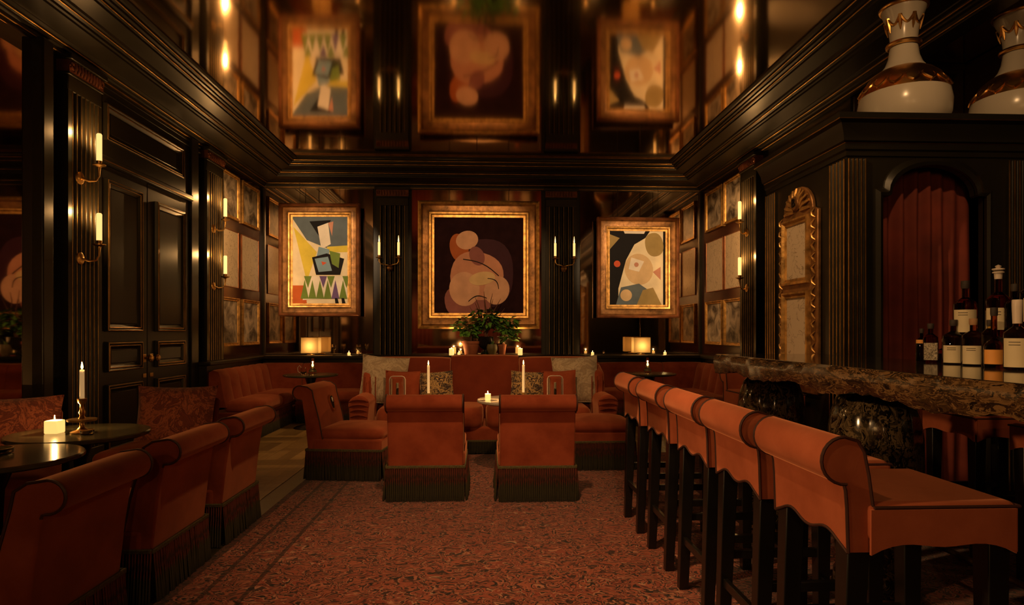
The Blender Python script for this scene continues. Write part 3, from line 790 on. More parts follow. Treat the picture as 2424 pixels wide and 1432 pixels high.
def lantern(label, x, y, z):
    t = thing('glass_lantern', label, 'lantern', (x, y, z))
    MB().lathe([(.001, 0), (.062, 0), (.066, .008), (.066, .19), (.061, .19), (.061, .012), (.001, .011)], 24).build('glass_cylinder', 'clear_glass', t)
    pth = [(-.072, 0, 0)]+[(-.072, 0, .18)]+[(-.072+.03*(1-math.cos(a)), 0, .18+.03*math.sin(a)) for a in (PI/4, PI/2)]+[(.072-.03*(1-math.cos(a)), 0, .18+.03*math.sin(a)) for a in (PI/2, PI/4)]+[(.072, 0, .18), (.072, 0, 0)]
    MB().tube(pth, .0045, 6).build('handle', 'foil_white', t)
    MB().lathe([(.012, .012), (.012, .15), (.001, .152)], 12).build('candle', 'wax', t)
    return t
lantern('glass lantern with a pale candle above the left centre chair', -.80, 5.86, .63)
lantern('glass lantern with a pale candle above the right centre chair', .655, 5.86, .63)
# shift left lantern onto its table
taper('taper_candle', 'thin lit taper above the left centre chair before the patterned cushion', (-.52, 5.90, .63), stick=False, hc=.26, power=.8)
taper('taper_candle', 'thin lit taper above the right centre chair before the patterned cushion', (.365, 5.94, .63), stick=False, hc=.26, power=.8)
def hurricane(label, x, y, z):
    t = thing('oil_lamp', label, 'lamp', (x, y, z))
    MB().lathe([(.001, 0), (.045, 0), (.05, .01), (.05, .05), (.03, .075), (.018, .085), (.001, .086)], 20).build('font', 'clear_glass', t)
    MB().lathe([(.02, .08), (.03, .10), (.032, .13), (.02, .17), (.016, .21)], 16, cap=False).build('chimney', 'clear_glass', t)
    MB().lathe([(.012, .082), (.012, .095), (.001, .097)], 10).build('burner', 'brass', t)
    flame(t, 0, 0, .10, 1.3, 4); return t
hurricane('small glass oil lamp burning on the side table below the left painting', -2.20, 8.22, .70)
hurricane('small glass oil lamp burning on the side table below the right painting', 2.14, 8.24, .70)
jg = thing('glass_jug', 'little glass jug with a wire handle beside the left oil lamp', 'jug', (-2.31, 8.20, .70))
MB().lathe([(.001, 0), (.035, 0), (.04, .01), (.036, .07), (.03, .09), (.027, .09), (.033, .06), (.036, .012), (.001, .01)], 18).build('bowl', 'clear_glass', jg)
MB().tube([(-.036, 0, .02), (-.07, 0, .04), (-.075, 0, .09), (-.05, 0, .12), (-.03, 0, .09)], .004, 6).build('handle', 'foil_white', jg)

# table lamps on the ledge
def ledge_lamp(label, x, y):
    t = thing('table_lamp', label, 'lamp', (x, y, LEDGE))
    MB().box(-.05, .05, -.05, .05, 0, .015).box(-.012, .012, -.012, .012, .015, .06).build('base', 'brass', t, bevel=.003)
    s = MB(); w, d = .125, .085
    s.rings([[(-w, -d, z), (w, -d, z), (w, d, z), (-w, d, z)] for z in (.035, .265)], cap=False)
    s.add([(-w, -d, .265), (w, -d, .265), (w, d, .265), (-w, d, .265)], [(0, 1, 2, 3)])
    s.build('lamp_shade', 'shade_fabric', t, smooth=0)
    MB().tube([(-w, -d, .265), (w, -d, .265), (w, d, .265), (-w, d, .265)], .004, 5, True).build('shade_rim', 'brass', t)
    MB().lathe([(.012, .05), (.018, .07), (.018, .10), (.001, .105)], 12).build('bulb_holder', 'brass', t)
    point('lamp_light', (0, 0, .135), 3.6, WARM, .02, t); return t
ledge_lamp('square glowing lampshade on the ledge below the left painting', -2.56, 9.48)
ledge_lamp('square glowing lampshade on the ledge below the right painting', 2.36, 9.48)
for k, (x, y, lb) in enumerate(((-.49, 9.42, 'glowing glass votive on the ledge left of the plant pots'), (.53, 9.42, 'glowing glass votive on the ledge right of the plant pots'), (-.38, 9.45, 'tiny tealight between the left votive and the terracotta pot'),
                                (2.72, 9.45, 'tiny tealight right of the lampshade under the right painting'), (-2.0, 9.45, 'tiny tealight right of the lampshade under the left painting'), (1.62, 9.45, 'glass votive beside the pilaster under the right painting'))):
    votive(lb, x, y, LEDGE, .035 if k < 2 else .022, .10 if k < 2 else .04, 1.6 if k < 2 else .8)
for (x, lb) in ((-2.22, 'left'), (-1.86, 'right')):
    t = thing('wine_glass', 'upturned clear glass on the ledge, %s of two by the left lampshade' % lb, 'glass', (x, 9.46, LEDGE))
    MB().lathe([(.001, 0), (.03, 0), (.03, .004), (.005, .01), (.004, .07), (.02, .085), (.035, .12), (.032, .16), (.030, .16), (.032, .12), (.001, .082)], 18).build('bowl', 'clear_glass', t)

# ------------------------------------------------------------------ sconces
def candle_arm(parent, x, y, z, h=.225, r=.021, power=4.5):
    MB().lathe([(.012, -.06), (.016, -.05), (.048, -.038), (.050, -.030), (.018, -.026), (.022, 0)], 16, (x, y, z)).build('drip_pan', 'brass', parent)
    MB().lathe([(r, 0), (r, h*.96), (r*.7, h), (.001, h)], 14, (x, y, z)).build('candle', 'candle_glow', parent)
    point('sconce_light', (x, y, z+h+.012), power*2.2, CANDLE, .004, parent)
def sconce1(label, loc, rz, power=4.5):
    # local: wall at y=0, arm towards -Y ; origin at the back plate
    t = thing('candle_sconce', label, 'sconce', loc, rz)
    MB().lathe([(.001, .02), (.035, .018), (.05, .010), (.052, 0), (.001, 0)], 20, M=rot(90, 'X')).build('back_plate', 'brass', t)
    MB().tube([(0, -.015, 0), (.02, -.06, -.02), (.05, -.10, -.01), (.065, -.115, .03), (.06, -.12, .07), (.06, -.12, .10)], [.010, .009, .008, .008, .009, .012], 8).build('arm', 'brass', t)
    candle_arm(t, .06, -.12, .155, power=power); return t
y1 = 5.30; wy = WL+.09
sconce1('upper single-candle brass sconce left of the double door', (wy, y1, 2.50), PI/2)
sconce1('lower single-candle brass sconce left of the double door', (wy, y1, 1.845), PI/2)
sconce1('upper single-candle brass sconce between door and small pictures', (wy, 7.84, 2.50), PI/2)
sconce1('lower single-candle brass sconce between door and small pictures', (wy, 7.84, 1.80), PI/2)
def mir(o):
    for c in o.children:
        pass
sconce1('upper single-candle brass sconce beside the right-hand pictures', (WR-.09, 7.86, 2.50), -PI/2)
sconce1('lower single-candle brass sconce beside the right-hand pictures', (WR-.09, 7.86, 1.80), -PI/2)
def sconce2(label, x, y):
    t = thing('double_sconce', label, 'sconce', (x, y, 2.22))
    MB().lathe([(.001, .03), (.035, .028), (.055, .012), (.058, 0), (.001, 0)], 8, M=rot(90, 'X')).build('back_plate', 'dark_bronze', t)
    for s_ in (-1, 1):
        MB().tube([(0, -.03, .03), (s_*.06, -.08, .04), (s_*.12, -.10, .05), (s_*.145, -.10, .085), (s_*.145, -.10, .13)], .008, 8).build('arm', 'brass', t)
        candle_arm(t, s_*.145, -.10, .18, .20, .018, 7)
        MB().lathe([(.006, 0), (.009, .02), (.005, .06), (.001, .10)], 8, (s_*.145, -.10, .38)).build('flame', 'flame', t)
    return t
sconce2('two-candle brass sconce on the pilaster left of the central painting', -1.44, WB-.09)
sconce2('two-candle brass sconce on the pilaster right of the central painting', 1.22, WB-.09)

# ------------------------------------------------------------------ big paintings
def framed(name, label, cx, cz, w, h, fw, y, mats, cat='painting', canvas='canvas_dark', dep=.09):
    t = thing(name, label, cat, (cx, y, cz))
    prof = [(0, 0), (0, -dep), (fw*.10, -dep*1.15), (fw*.20, -dep*.95), (fw*.30, -dep*.62), (fw*.55, -dep*.55), (fw*.70, -dep*.70), (fw*.80, -dep*.62), (fw*.86, -dep*.35), (fw, -dep*.30), (fw, 0)]
    segs = [(0, 4, mats[0], 'outer_moulding'), (3, 7, mats[1], 'frame_cove'), (6, 11, mats[2], 'inner_moulding')]
    for a, b, m, nm in segs:
        rings = []
        for sx, sz in ((-1, -1), (1, -1), (1, 1), (-1, 1)):
            rings.append([(sx*(w/2-d), yy, sz*(h/2-d)) for d, yy in prof[a:b]])
        MB().rings(rings, closed=False, cap=False, loop=True).build(nm, m, t, smooth=35)
    cv = MB().box(-w/2+fw*.5, w/2-fw*.5, -.02, .0, -h/2+fw*.5, h/2-fw*.5).build('canvas', canvas, t)
    return t, cv
def patch(cv, pts, m, k):
    MB().prism(pts, 'y', -.021-.0012*k, -.019).build('painted_shape', m, cv, smooth=0)
def ell(cx, cz, a, b, rz=0, n=28, e=1.0):
    out = []
    for k in range(n):
        t = 2*PI*k/n; c, s_ = math.cos(t), math.sin(t)
        x = math.copysign(abs(c)**e, c)*a; z = math.copysign(abs(s_)**e, s_)*b; r = math.radians(rz)
        out.append((cx+x*math.cos(r)-z*math.sin(r), cz+x*math.sin(r)+z*math.cos(r)))
    return out
def wires(t, w, h, cz):
    for s_ in (-1, 1):
        MB().tube([(s_*w*.25, -.03, h/2), (s_*w*.25, -.03, ZK+.06-cz)], .003, 4).build('hanging_wire', 'ink', t)
# centre: pale rounded stones on a dark ground
t, cv = framed('painting', 'large square gilt-framed painting of pale pink shapes on black', -.085, 2.257, 1.83, 1.93, .24, 9.65, ('gilt', 'gilt_brown', 'gilt'))
wires(t, 1.83, 1.93, 2.257)
patch(cv, ell(.10, -.12, .42, .52, 0, e=.8), 'p_plum', 1)
patch(cv, ell(-.16, -.52, .36, .26, 8, e=.8), 'p_mauve', 2)
patch(cv, ell(-.30, .26, .14, .22, 12), 'p_rust', 3)
patch(cv, ell(-.03, -.16, .40, .36, -14, e=.85), 'p_pink', 4)
patch(cv, ell(-.22, -.36, .23, .26, 5), 'p_pale', 5)
patch(cv, ell(.27, -.38, .19, .22, -20), 'p_pale', 6)
patch(cv, ell(-.18, .38, .17, .14, 15), 'p_pale', 7)
patch(cv, ell(-.03, .14, .11, .15, 25), 'p_mauve', 8)
patch(cv, ell(.05, -.20, .20, .10, 10), 'p_skin', 9)
for a in ((-.24, .09, .30, -.16), (.13, -.20, .30, -.36), (-.16, -.55, .12, -.50)):
    x0, z0, x1, z1 = a; L_ = math.hypot(x1-x0, z1-z0); nx, nz = -(z1-z0)/L_, (x1-x0)/L_
    up = []; dn = []
    for k in range(9):
        f = k/8; bow = math.sin(f*PI)*.06; px_, pz_ = x0+(x1-x0)*f+nx*bow, z0+(z1-z0)*f+nz*bow
        up.append((px_+nx*.007, pz_+nz*.007)); dn.append((px_-nx*.007, pz_-nz*.007))
    patch(cv, up+dn[::-1], 'p_black', 10)
# left: coloured facets
t, cv = framed('painting', 'left hanging painting of green, yellow, white and violet facets', -2.465, 2.324, 1.20, 1.68, .19, 9.65, ('gilt_red', 'gilt_brown', 'gilt'), canvas='p_cream')
t.rotation_euler = (0, 0, math.radians(-2)); wires(t, 1.20, 1.68, 2.324)
X0, X1, Z0, Z1 = -.41, .41, -.65, .65
patch(cv, [(X0, Z1), (X1, Z1), (X1, .12), (.10, .18), (-.20, .30), (X0, .62)], 'p_slate', 1)
patch(cv, [(X0+.01, .50), (-.05, .12), (-.20, -.32)], 'p_yellow', 2)
patch(cv, [(.10, .20), (X1, .22), (X1, .12), (.12, .12)], 'p_yellow', 3)
patch(cv, [(X0, -.38), (-.22, -.38), (-.20, Z0), (X0, Z0)], 'p_orange', 3)
patch(cv, [(-.16, .58), (.16, .60), (.02, .30)], 'p_black', 4); patch(cv, [(-.04, .50), (.12, .56), (.16, .24), (.02, .16)], 'p_white', 5); patch(cv, [(.12, .56), (.20, .58), (.18, .36)], 'p_pink', 6)
patch(cv, [(-.02, .20), (.14, .16), (.12, .02), (-.06, .0)], 'p_blue', 6)
patch(cv, [(-.12, .04), (.10, .10), (.36, .02), (.30, -.22), (-.06, -.22)], 'p_black', 7); patch(cv, [(-.08, .02), (.12, .05), (.18, -.16), (-.02, -.18)], 'p_blue', 8); patch(cv, [(.02, -.02), (.10, -.04), (.04, -.08)], 'p_red', 9); patch(cv, [(.14, .14), (.30, .10), (.28, -.12), (.18, -.06)], 'p_green', 9)
patch(cv, [(-.26, -.60), (-.20, -.24), (.40, -.24), (X1, -.56)], 'p_white', 5)
for i in range(6):
    x = -.24+i*.115; m = ('p_green', 'p_white', 'p_violet', 'p_green', 'p_white', 'p_green')[i]
    patch(cv, [(x, -.24), (x+.115, -.24), (x+.06, -.42)], m, 6); patch(cv, [(x-.05, -.58), (x+.01, -.30), (x+.07, -.58)], ('p_green', 'p_green', 'p_green', 'p_green', 'p_violet', 'p_green')[i], 7)
patch(cv, [(.22, -.57), (.26, -.57), (.28, -.65), (.23, -.65)], 'p_black', 8); patch(cv, [(.32, -.57), (.36, -.57), (.38, -.65), (.33, -.65)], 'p_black', 8)
# right: black sweep on cream
t, cv = framed('painting', 'right hanging painting with a black sweep and ochre oval on cream', 2.345, 2.227, 1.27, 1.53, .20, 9.65, ('gilt_red', 'gilt_brown', 'gilt'), canvas='p_cream')
t.rotation_euler = (0, 0, math.radians(2)); wires(t, 1.27, 1.53, 2.227)
X0, X1, Z0, Z1 = -.44, .44, -.575, .575
patch(cv, [(X0, Z0), (X0, Z1), (.20, Z1), (.12, .46), (-.05, .36), (-.18, .12), (-.24, -.1), (-.30, -.32), (-.30, Z0)], 'p_black', 1)
patch(cv, [(X0, Z1-.06), (-.28, Z1-.12), (X0, Z1-.30)], 'p_ochre', 2); patch(cv, [(-.22, Z1-.01), (.12, Z1-.01), (.10, Z1-.05), (-.20, Z1-.05)], 'p_white', 2)
patch(cv, [(X1-.04, Z0), (X1, Z0), (X1, Z1), (X1-.04, Z1)], 'p_black', 3)
patch(cv, ell(.02, -.02, .22, .24, 20), 'p_skin', 2)
patch(cv, ell(.26, .36, .14, .18, 12, e=.85), 'p_ochre', 4)
patch(cv, [(-.10, .16), (.10, .10), (.02, -.06), (-.14, -.02)], 'p_white', 4); patch(cv, ell(-.02, .05, .035, .035), 'p_pink', 5)
patch(cv, ell(-.32, .06, .05, .05), 'p_red', 5); patch(cv, [(.24, -.06), (.36, .02), (.36, -.18)], 'p_pink', 3)
patch(cv, [(-.34, Z0), (-.26, -.30), (.02, -.24), (.20, -.36), (.30, Z0)], 'p_slate', 4); patch(cv, [(-.02, Z0), (.08, -.34), (.24, -.30), (.38, Z0)], 'p_ochre', 5); patch(cv, ell(-.18, -.42, .09, .09), 'p_skin', 6)

# ------------------------------------------------------------------ small pictures on the side walls
def small_pic(label, wall, y0, y1, z0, z1, kind, i):
    # wall -1: left wall facing +X ; wall 1: right wall facing -X
    xw = (WL+.013) if wall < 0 else (WR-.013); s_ = 1 if wall < 0 else -1
    t = thing('framed_print', label, 'picture', (xw, (y0+y1)/2, (z0+z1)/2), 0, 'small framed pictures on the side walls')
    h, w = z1-z0, y1-y0; fw = .045 if kind == 'photo' else .012; d = .03 if kind == 'photo' else .012
    rings = []
    for sy, sz in ((-1, -1), (1, -1), (1, 1), (-1, 1)):
        rings.append([(s_*a, sy*(w/2-b), sz*(h/2-b)) for a, b in ((0, 0), (d, 0), (d*1.1, fw*.3), (d*.6, fw*.6), (d*.7, fw*.85), (.004, fw))])
    MB().rings(rings, closed=False, cap=False, loop=True).build('frame', 'gilt' if kind == 'photo' else 'gilt_red', t, smooth=35)
    a, b = sorted((0, s_*.006))
    MB().box(a, b, -w/2+fw*.8, w/2-fw*.8, -h/2+fw*.8, h/2-fw*.8).build('print', ('photo_print_%d' if kind == 'photo' else 'etching_%d') % (i % 4), t)
rows = (('top', 2.75, 3.35, 'photo'), ('middle', 1.84, 2.60, 'etch'), ('bottom', 1.06, 1.70, 'photo'))
for r_, (rn, z0, z1, kd) in enumerate(rows):
    what = 'gold-framed photograph' if kd == 'photo' else 'pale etching'
    for c_, (y0, y1) in enumerate(((8.19, 8.81), (8.93, 9.58))):
        small_pic('%s, %s row of the left wall, %s' % (what, rn, 'nearer the door' if c_ == 0 else 'nearer the corner'), -1, y0, y1, z0, z1, kd, r_*2+c_)
    for c_, (y0, y1) in enumerate(((8.14, 8.78), (8.86, 9.53))):
        small_pic('%s, %s row of the right wall, %s' % (what, rn, 'beside the candles' if c_ == 0 else 'nearer the corner'), 1, y0, y1, z0-.0, z1, kd, r_*2+c_+1)

# ------------------------------------------------------------------ plants on the ledge
leaf_me = None
def leaf_mesh():
    n = 6; vs = []; fs = []
    for i in range(n+1):
        u = i/n; w = .34*math.sin(PI*u**.8)*(1-.25*u)+.005; zc = -.35*u*u
        vs += [(-w, u, zc+.10*w), (0, u, zc-.02), (w, u, zc+.10*w)]
        if i:
            a = 3*(i-1); fs += [(a, a+1, a+4, a+3), (a+1, a+2, a+5, a+4)]
    me = bpy.data.meshes.new('leaf'); me.from_pydata(vs, [], fs); me.materials.append(MT['leaf']); me.shade_smooth()
    return me
lm_a = leaf_mesh(); lm_b = lm_a.copy(); lm_b.materials[0] = MT['leaf_dark']
def leaves(parent, centers, n, size):
    for k in range(n):
        cx, cy, cz, rx, rz = centers[k % len(centers)]
        while True:
            a, b, c = rnd.uniform(-1, 1), rnd.uniform(-1, 1), rnd.uniform(-1, 1)
            if .3 < a*a+b*b+c*c < 1: break
        o = link('leaf', lm_a if rnd.random() < .6 else lm_b, parent)
        o.location = (cx+a*rx, cy+b*rx*.42, cz+c*rz)
        s_ = size*rnd.uniform(.7, 1.25); o.scale = (s_, s_, s_)
        o.rotation_euler = (rnd.uniform(-.5, .7), rnd.uniform(-.5, .5), math.atan2(-a, b)+rnd.uniform(-.7, .7))
def pot(parent, r, h, m, z=0):
    MB().lathe([(.001, z), (r*.68, z), (r*.92, z+h*.8), (r*.92, z+h*.82), (r, z+h*.82), (r, z+h), (r*.88, z+h), (r*.86, z+h*.9), (.001, z+h*.9)], 24).build('pot', m, parent)
    MB().lathe([(.001, z+h*.905), (r*.84, z+h*.905), (.001, z+h*.93)], 16).build('soil', 'soil', parent)
p1 = thing('potted_plant', 'leafy plant in a wide terracotta pot, left of the urn', 'plant', (-.20, 9.44, LEDGE)); pot(p1, .135, .21, 'terracotta')
MB().tube([(0, 0, .18), (.0, 0, .30), (-.05, 0, .42)], [.016, .013, .008], 7).build('stem', 'bark', p1)
leaves(p1, [(-.06, 0, .46, .20, .13), (.0, -.02, .36, .17, .10)], 110, .10)
p2 = thing('potted_plant', 'branching plant in a dark urn before the painting', 'plant', (.02, 9.44, LEDGE))
MB().lathe([(.001, 0), (.075, 0), (.078, .02), (.03, .05), (.03, .08), (.09, .12), (.115, .18), (.12, .26), (.125, .27), (.11, .275), (.10, .24), (.001, .235)], 24).build('urn', 'black_wood', p2)
for k, (dx, dz, c) in enumerate(((-.16, .86, -.04), (-.03, .95, .02), (.10, .92, .05), (.22, .84, .04), (-.24, .72, -.06), (.28, .70, .1))):
    MB().tube([(0, 0, .23), (c*.5, 0, .45), (c+dx*.25, -.01, .62), (dx*.7, 0, dz-.12), (dx, .01, dz)], [.016, .013, .010, .007, .003], 6).build('branch', 'bark', p2)
leaves(p2, [(-.02, -.03, .58, .20, .12), (.06, -.02, .50, .22, .12)], 130, .10)
p3 = thing('potted_plant', 'trailing plant in a small terracotta pot, right of the urn', 'plant', (.26, 9.43, LEDGE)); pot(p3, .065, .16, 'terracotta')
MB().tube([(0, 0, .14), (.0, 0, .28), (.03, 0, .42)], [.012, .010, .006], 7).build('stem', 'bark', p3)
leaves(p3, [(.05, 0, .46, .18, .12), (.10, -.02, .32, .13, .12)], 95, .10)
p4 = thing('olive_jar', 'small olive-green jar standing before the dark urn', 'jar', (.11, 9.36, LEDGE)); MB().lathe([(.001, 0), (.045, 0), (.078, .08), (.08, .12), (.07, .165), (.062, .165), (.07, .12), (.001, .02)], 20).build('jar_body', 'olive_pot', p4)
for k in range(3): MB().tube([(0, 0, .02), (.01*(k-1), 0, .15), (.03*(k-1), 0, .21)], .006, 5).build('shoot', 'leaf', p4)
p5 = thing('cactus_dish', 'low green succulent in a dish beside the olive jar', 'plant', (.0, 9.335, LEDGE)); MB().lathe([(.001, 0), (.03, 0), (.035, .02), (.001, .018)], 16).build('dish', 'terracotta', p5)
leaves(p5, [(0, 0, .035, .025, .015)], 14, .04)

# ------------------------------------------------------------------ bar
BX0, BX1, BY0, BY1, BZ = 1.535, 2.30, -.6, 4.20, 1.10
bar = thing('bar_counter', 'long bar with a glossy dark top and chunky marbled edge', 'bar', (0, 0, 0))
MB().box(BX0+.012, BX1, BY0, BY1-.012, BZ-.03, BZ).build('counter_top', 'bar_top', bar, bevel=.006)
rr = random.Random(11)
def edge_strip(pts, nrm):
    rings = []
    for (x, y) in pts:
        d = .055+.03*math.sin(y*5+x*7)+rr.uniform(-.012, .012); o = rr.uniform(0, .010); zb = BZ-.115+.012*math.sin(y*9+x*11)+rr.uniform(-.008, .008)
        nx, ny = nrm
        rings.append([(x-nx*.001, y-ny*.001, BZ-.002), (x+nx*(.008+o), y+ny*(.008+o), BZ-.012), (x+nx*(.012+o), y+ny*(.012+o), BZ-.055), (x+nx*o, y+ny*o, zb), (x-nx*.08, y-ny*.08, zb+.005), (x-nx*.08, y-ny*.08, BZ-.031)])
    return MB().rings(rings).build('counter_edge', 'bar_marble', bar, smooth=50)
edge_strip([(BX0+.012, BY0+i*(BY1-BY0-.012)/130) for i in range(131)], (-1, 0))
edge_strip([(BX0+.012+i*(BX1-BX0-.012)/24, BY1-.012) for i in range(25)], (0, 1))
def pedestal(label, x, y):
    r = .205; n = 48; rings = []
    prof = [(.80, .0), (.86, .02), (.86, .09), (.76, .12), (.84, .20), (.95, .40), (1.0, .62), (.99, .74), (.93, .84), (.80, .92), (.62, .965), (.55, .99)]
    for k, z in prof:
        ring = []
        for i in range(n):
            a = 2*PI*i/n; g = 1-.05*max(0, 1-abs(((a*8/(2*PI)) % 1)-.5)*-1 if 0 else 0)
            f = abs(((a*6/(2*PI)) % 1)-.5)*2
            g = 1-.045*max(0, (f-.85)/.15)
            ring.append((math.cos(a)*r*k*g, math.sin(a)*r*k*g, z))
        rings.append(ring)
    t = thing('bar_pedestal', label, 'bar pedestal', (x, y, .012))
    MB().rings(rings).build('barrel', 'pedestal_marble', t, smooth=50)
    MB().lathe([(r*.92, 0), (r*.94, .015), (r*.90, .03)], 40).build('foot_ring', 'dark_bronze', t)
    return t
pedestal('bulging black marble pedestal under the far end of the bar', 1.83, 3.98)
pedestal('bulging black marble pedestal under the middle of the bar', 1.86, 2.95)
pedestal('bulging black marble pedestal under the near end of the bar', 1.86, 1.75)
fr = thing('foot_rail', 'thin dark metal foot rail running below the bar', 'rail', (0, 0, 0))
MB().tube([(2.12, .2, .25), (2.12, 4.0, .25)], .014, 8).build('rail', 'dark_bronze', fr)
for y in (.5, 2.3, 3.6): MB().tube([(2.12, y, .25), (2.12, y, .012)], .010, 6).build('bracket', 'dark_bronze', fr)

# ------------------------------------------------------------------ bar stools
def make_stool(label):
    t = thing('bar_stool', label, 'stool', group='red scroll-back bar stools')
    w = .205; n = 24
    def zb(u):  # scalloped lower edge of the back, u in -1..1
        a = abs(u)
        return .668+.026*math.sin(min(a, 1)*PI)**2+.010*(1-a)-.006*max(0, (a-.9)/.1)
    base = scroll_profile(-.215, -.222, -.145, -.16, .964, .062, .655, -.224)
    rings = []
    for i in range(n+1):
        u = 2*i/n-1; x = u*w; z0 = zb(u)
        rings.append([(x, y, z if z > .66 else z0) for y, z in base])
    MB().rings(rings).build('backrest', 'velvet_stool', t, bevel=.010, smooth=35)
    pp = MB()
    for s_ in (-1, 1): MB().tube([(s_*(w+.001), y, z if z > .66 else zb(1)) for y, z in base], .0045, 6).build('piping', 'piping', t)
    pp.tube([(2*i/n*w-w, base[-1][0], zb(2*i/n-1)) for i in range(n+1)], .0045, 6)
    pp.build('lower_piping', 'piping', t)
    seat = MB().box(-.212, .212, -.17, .24, .69, .792).build('seat', 'velvet_stool', t, bevel=.02, seg=3)
    q = MB()
    for (p0, p1) in (((-.2125, -.16), (-.2125, .23)), ((.2125, -.16), (.2125, .23)), ((-.205, .2405), (.205, .2405))):
        poly = []
        for k in range(15):
            f = k/14; c = abs(2*f-1); poly.append((f, .682-.020*(c**6)-.004*math.cos(f*4*PI)))
        a, b = Vector((*p0, 0)), Vector((*p1, 0)); nrm = Vector((-(b-a).y, (b-a).x, 0)).normalized()
        rings = [[tuple(a.lerp(b, f)+nrm*d+Vector((0, 0, z))) for d, z in ((.003, zz), (.003, .776), (-.005, .776), (-.005, zz))] for f, zz in poly]
        q.rings(rings)
    q.build('seat_apron', 'velvet_stool', t, smooth=40)
    pts = [(-.213, -.15, .780), (-.213, .241, .780), (.213, .241, .780), (.213, -.15, .780)]
    MB().tube(pts, .005, 6).build('seat_piping', 'piping', t)
    for sx, sy in ((-1, -1), (1, -1), (-1, 1), (1, 1)):
        x, y = sx*.168, (-.180 if sy < 0 else .20); k = .030; k2 = .022
        yb = y+(-.025 if sy < 0 else .0)
        MB().rings([[(x-k2, yb-k2, 0), (x+k2, yb-k2, 0), (x+k2, yb+k2, 0), (x-k2, yb+k2, 0)], [(x-k, y-k, .70), (x+k, y-k, .70), (x+k, y+k, .70), (x-k, y+k, .70)]]).build('leg', 'black_wood', t, bevel=.003)
    for sx in (-1, 1):
        MB().box(sx*.165-.012, sx*.165+.012, -.19, .20, .33, .365).build('side_stretcher', 'black_wood', t, bevel=.003)
    MB().box(-.16, .16, -.210, -.190, .22, .255).build('rear_stretcher', 'black_wood', t, bevel=.003)
    MB().box(-.16, .16, .188, .212, .22, .255).build('front_stretcher', 'black_wood', t, bevel=.003)
    return t
st0 = make_stool('red velvet bar stool nearest the viewer, lower right')
put(st0, 1.16, 1.815, -90, .012)
def stool(x, y, a, label):
    c = copy_tree(st0); c['label'] = label; return put(c, x, y, a, .012)
for k, lb in enumerate(('red velvet bar stool, second from the viewer', 'red velvet bar stool, third and middle of the row of five', 'red velvet bar stool, fourth from the viewer', 'red velvet bar stool farthest along the bar, fifth from the viewer')):
    stool(1.16, (2.34, 2.85, 3.42, 4.03)[k], -90, lb)
stool(2.82, 2.80, 92, 'red stool on the far side of the bar, right edge under the bottles')
stool(2.82, 3.42, 88, 'red stool on the far side of the bar beside the marble pedestal')
stool(2.10, 4.72, 182, 'red stool standing at the far end of the bar')

# ------------------------------------------------------------------ bar cabinet with arch, curtain and gilt panel
CX0, CY0, CY1, CZ = 2.37, 4.05, 5.22, 2.60
cab = thing('bar_cabinet', 'tall black back-bar cabinet with an arched curtained opening', 'cabinet', (0, 0, 0))
# front face with the arched opening
AX0, AX1, AZS, AZT = 2.60, 3.30, 2.14, 2.335
arch = [(AX0, 0.0), (AX0, AZS), (AX0+.05, AZS)]
cxm, rr_ = (AX0+AX1)/2, (AX1-AX0)/2-.06
for k in range(17):
    a = PI-PI*k/16; arch.append((cxm+rr_*math.cos(a), AZS+.01+(AZT-AZS)*math.sin(a)))
arch += [(AX1-.05, AZS), (AX1, AZS), (AX1, 0.0)]
face = MB()
outer = [(AX0, 0), (CX0, 0), (CX0, CZ), (RX, CZ), (RX, 0), (AX1, 0)]
# left jamb, right jamb, spandrel strip
face.box(CX0, AX0, CY0, CY0+.05, 0, CZ).box(AX1, RX, CY0, CY0+.05, 0, CZ)
top = arch[1:-1]
rings = [[(x, CY0, z), (x, CY0, CZ), (x, CY0+.05, CZ), (x, CY0+.05, z)] for x, z in top]
face.rings(rings); face.build('front_frame', 'green_black_paint', cab, smooth=0)
am = MB()
am.rings([[(x+ox, CY0-.0+oy, z+oz) for ox, oy, oz in ((0, .01, 0), (0, -.022, 0), (math.copysign(.02, x-cxm), -.03, .02 if z > AZS-.01 else 0), (math.copysign(.045, x-cxm), -.012, .045 if z > AZS-.01 else 0), (math.copysign(.05, x-cxm), .01, .05 if z > AZS-.01 else 0))] for x, z in arch])
am.build('arch_moulding', 'green_black_paint', cab, smooth=30)
MB().box(CX0, CX0+.05, CY0+.05, CY1, 0, CZ).build('side_panel', 'green_black_paint', cab)
MB().box(CX0+.05, RX, CY1-.05, CY1, 0, CZ).build('rear_panel', 'green_black_paint', cab)
MB().box(CX0+.05, RX, CY0+.05, CY1-.05, CZ-.05, CZ).build('top_board', 'green_black_paint', cab)
MB().box(AX0-.1, AX1+.1, CY0+.30, CY0+.32, 0, CZ-.05).build('inner_board', 'black_wood', cab)
# cornice of the cabinet
cpf = [(0, CZ-.20), (.012, CZ-.20), (.012, CZ-.17), (.025, CZ-.16), (.025, CZ-.12), (.045, CZ-.11), (.055, CZ-.06), (.085, CZ-.005), (.11, CZ+.01), (.115, CZ+.05), (-.06, CZ+.05), (-.06, CZ-.20)]
path = []
for (x, y, dx, dy) in ((RX, CY0, 0, -1), (CX0, CY0, -1, -1), (CX0, CY1, -1, 0)):
    path.append([(x+dx*p, y+dy*p, z) for p, z in cpf])
MB().rings(path).build('cornice', 'green_black_paint', cab, smooth=25)
q = MB()
for p, z in ((.026, CZ-.118), (.112, CZ+.012)):
    q.tube([(RX, CY0-p, z), (CX0-p, CY0-p, z), (CX0-p, CY1, z)], .004, 6)
q.build('gilt_and_glint_line', 'gilt_and_glint_edge', cab)
MB().box(CX0+.05, RX, CY0, CY1-.05, CZ, CZ+.045).build('cornice_top', 'green_black_paint', cab)
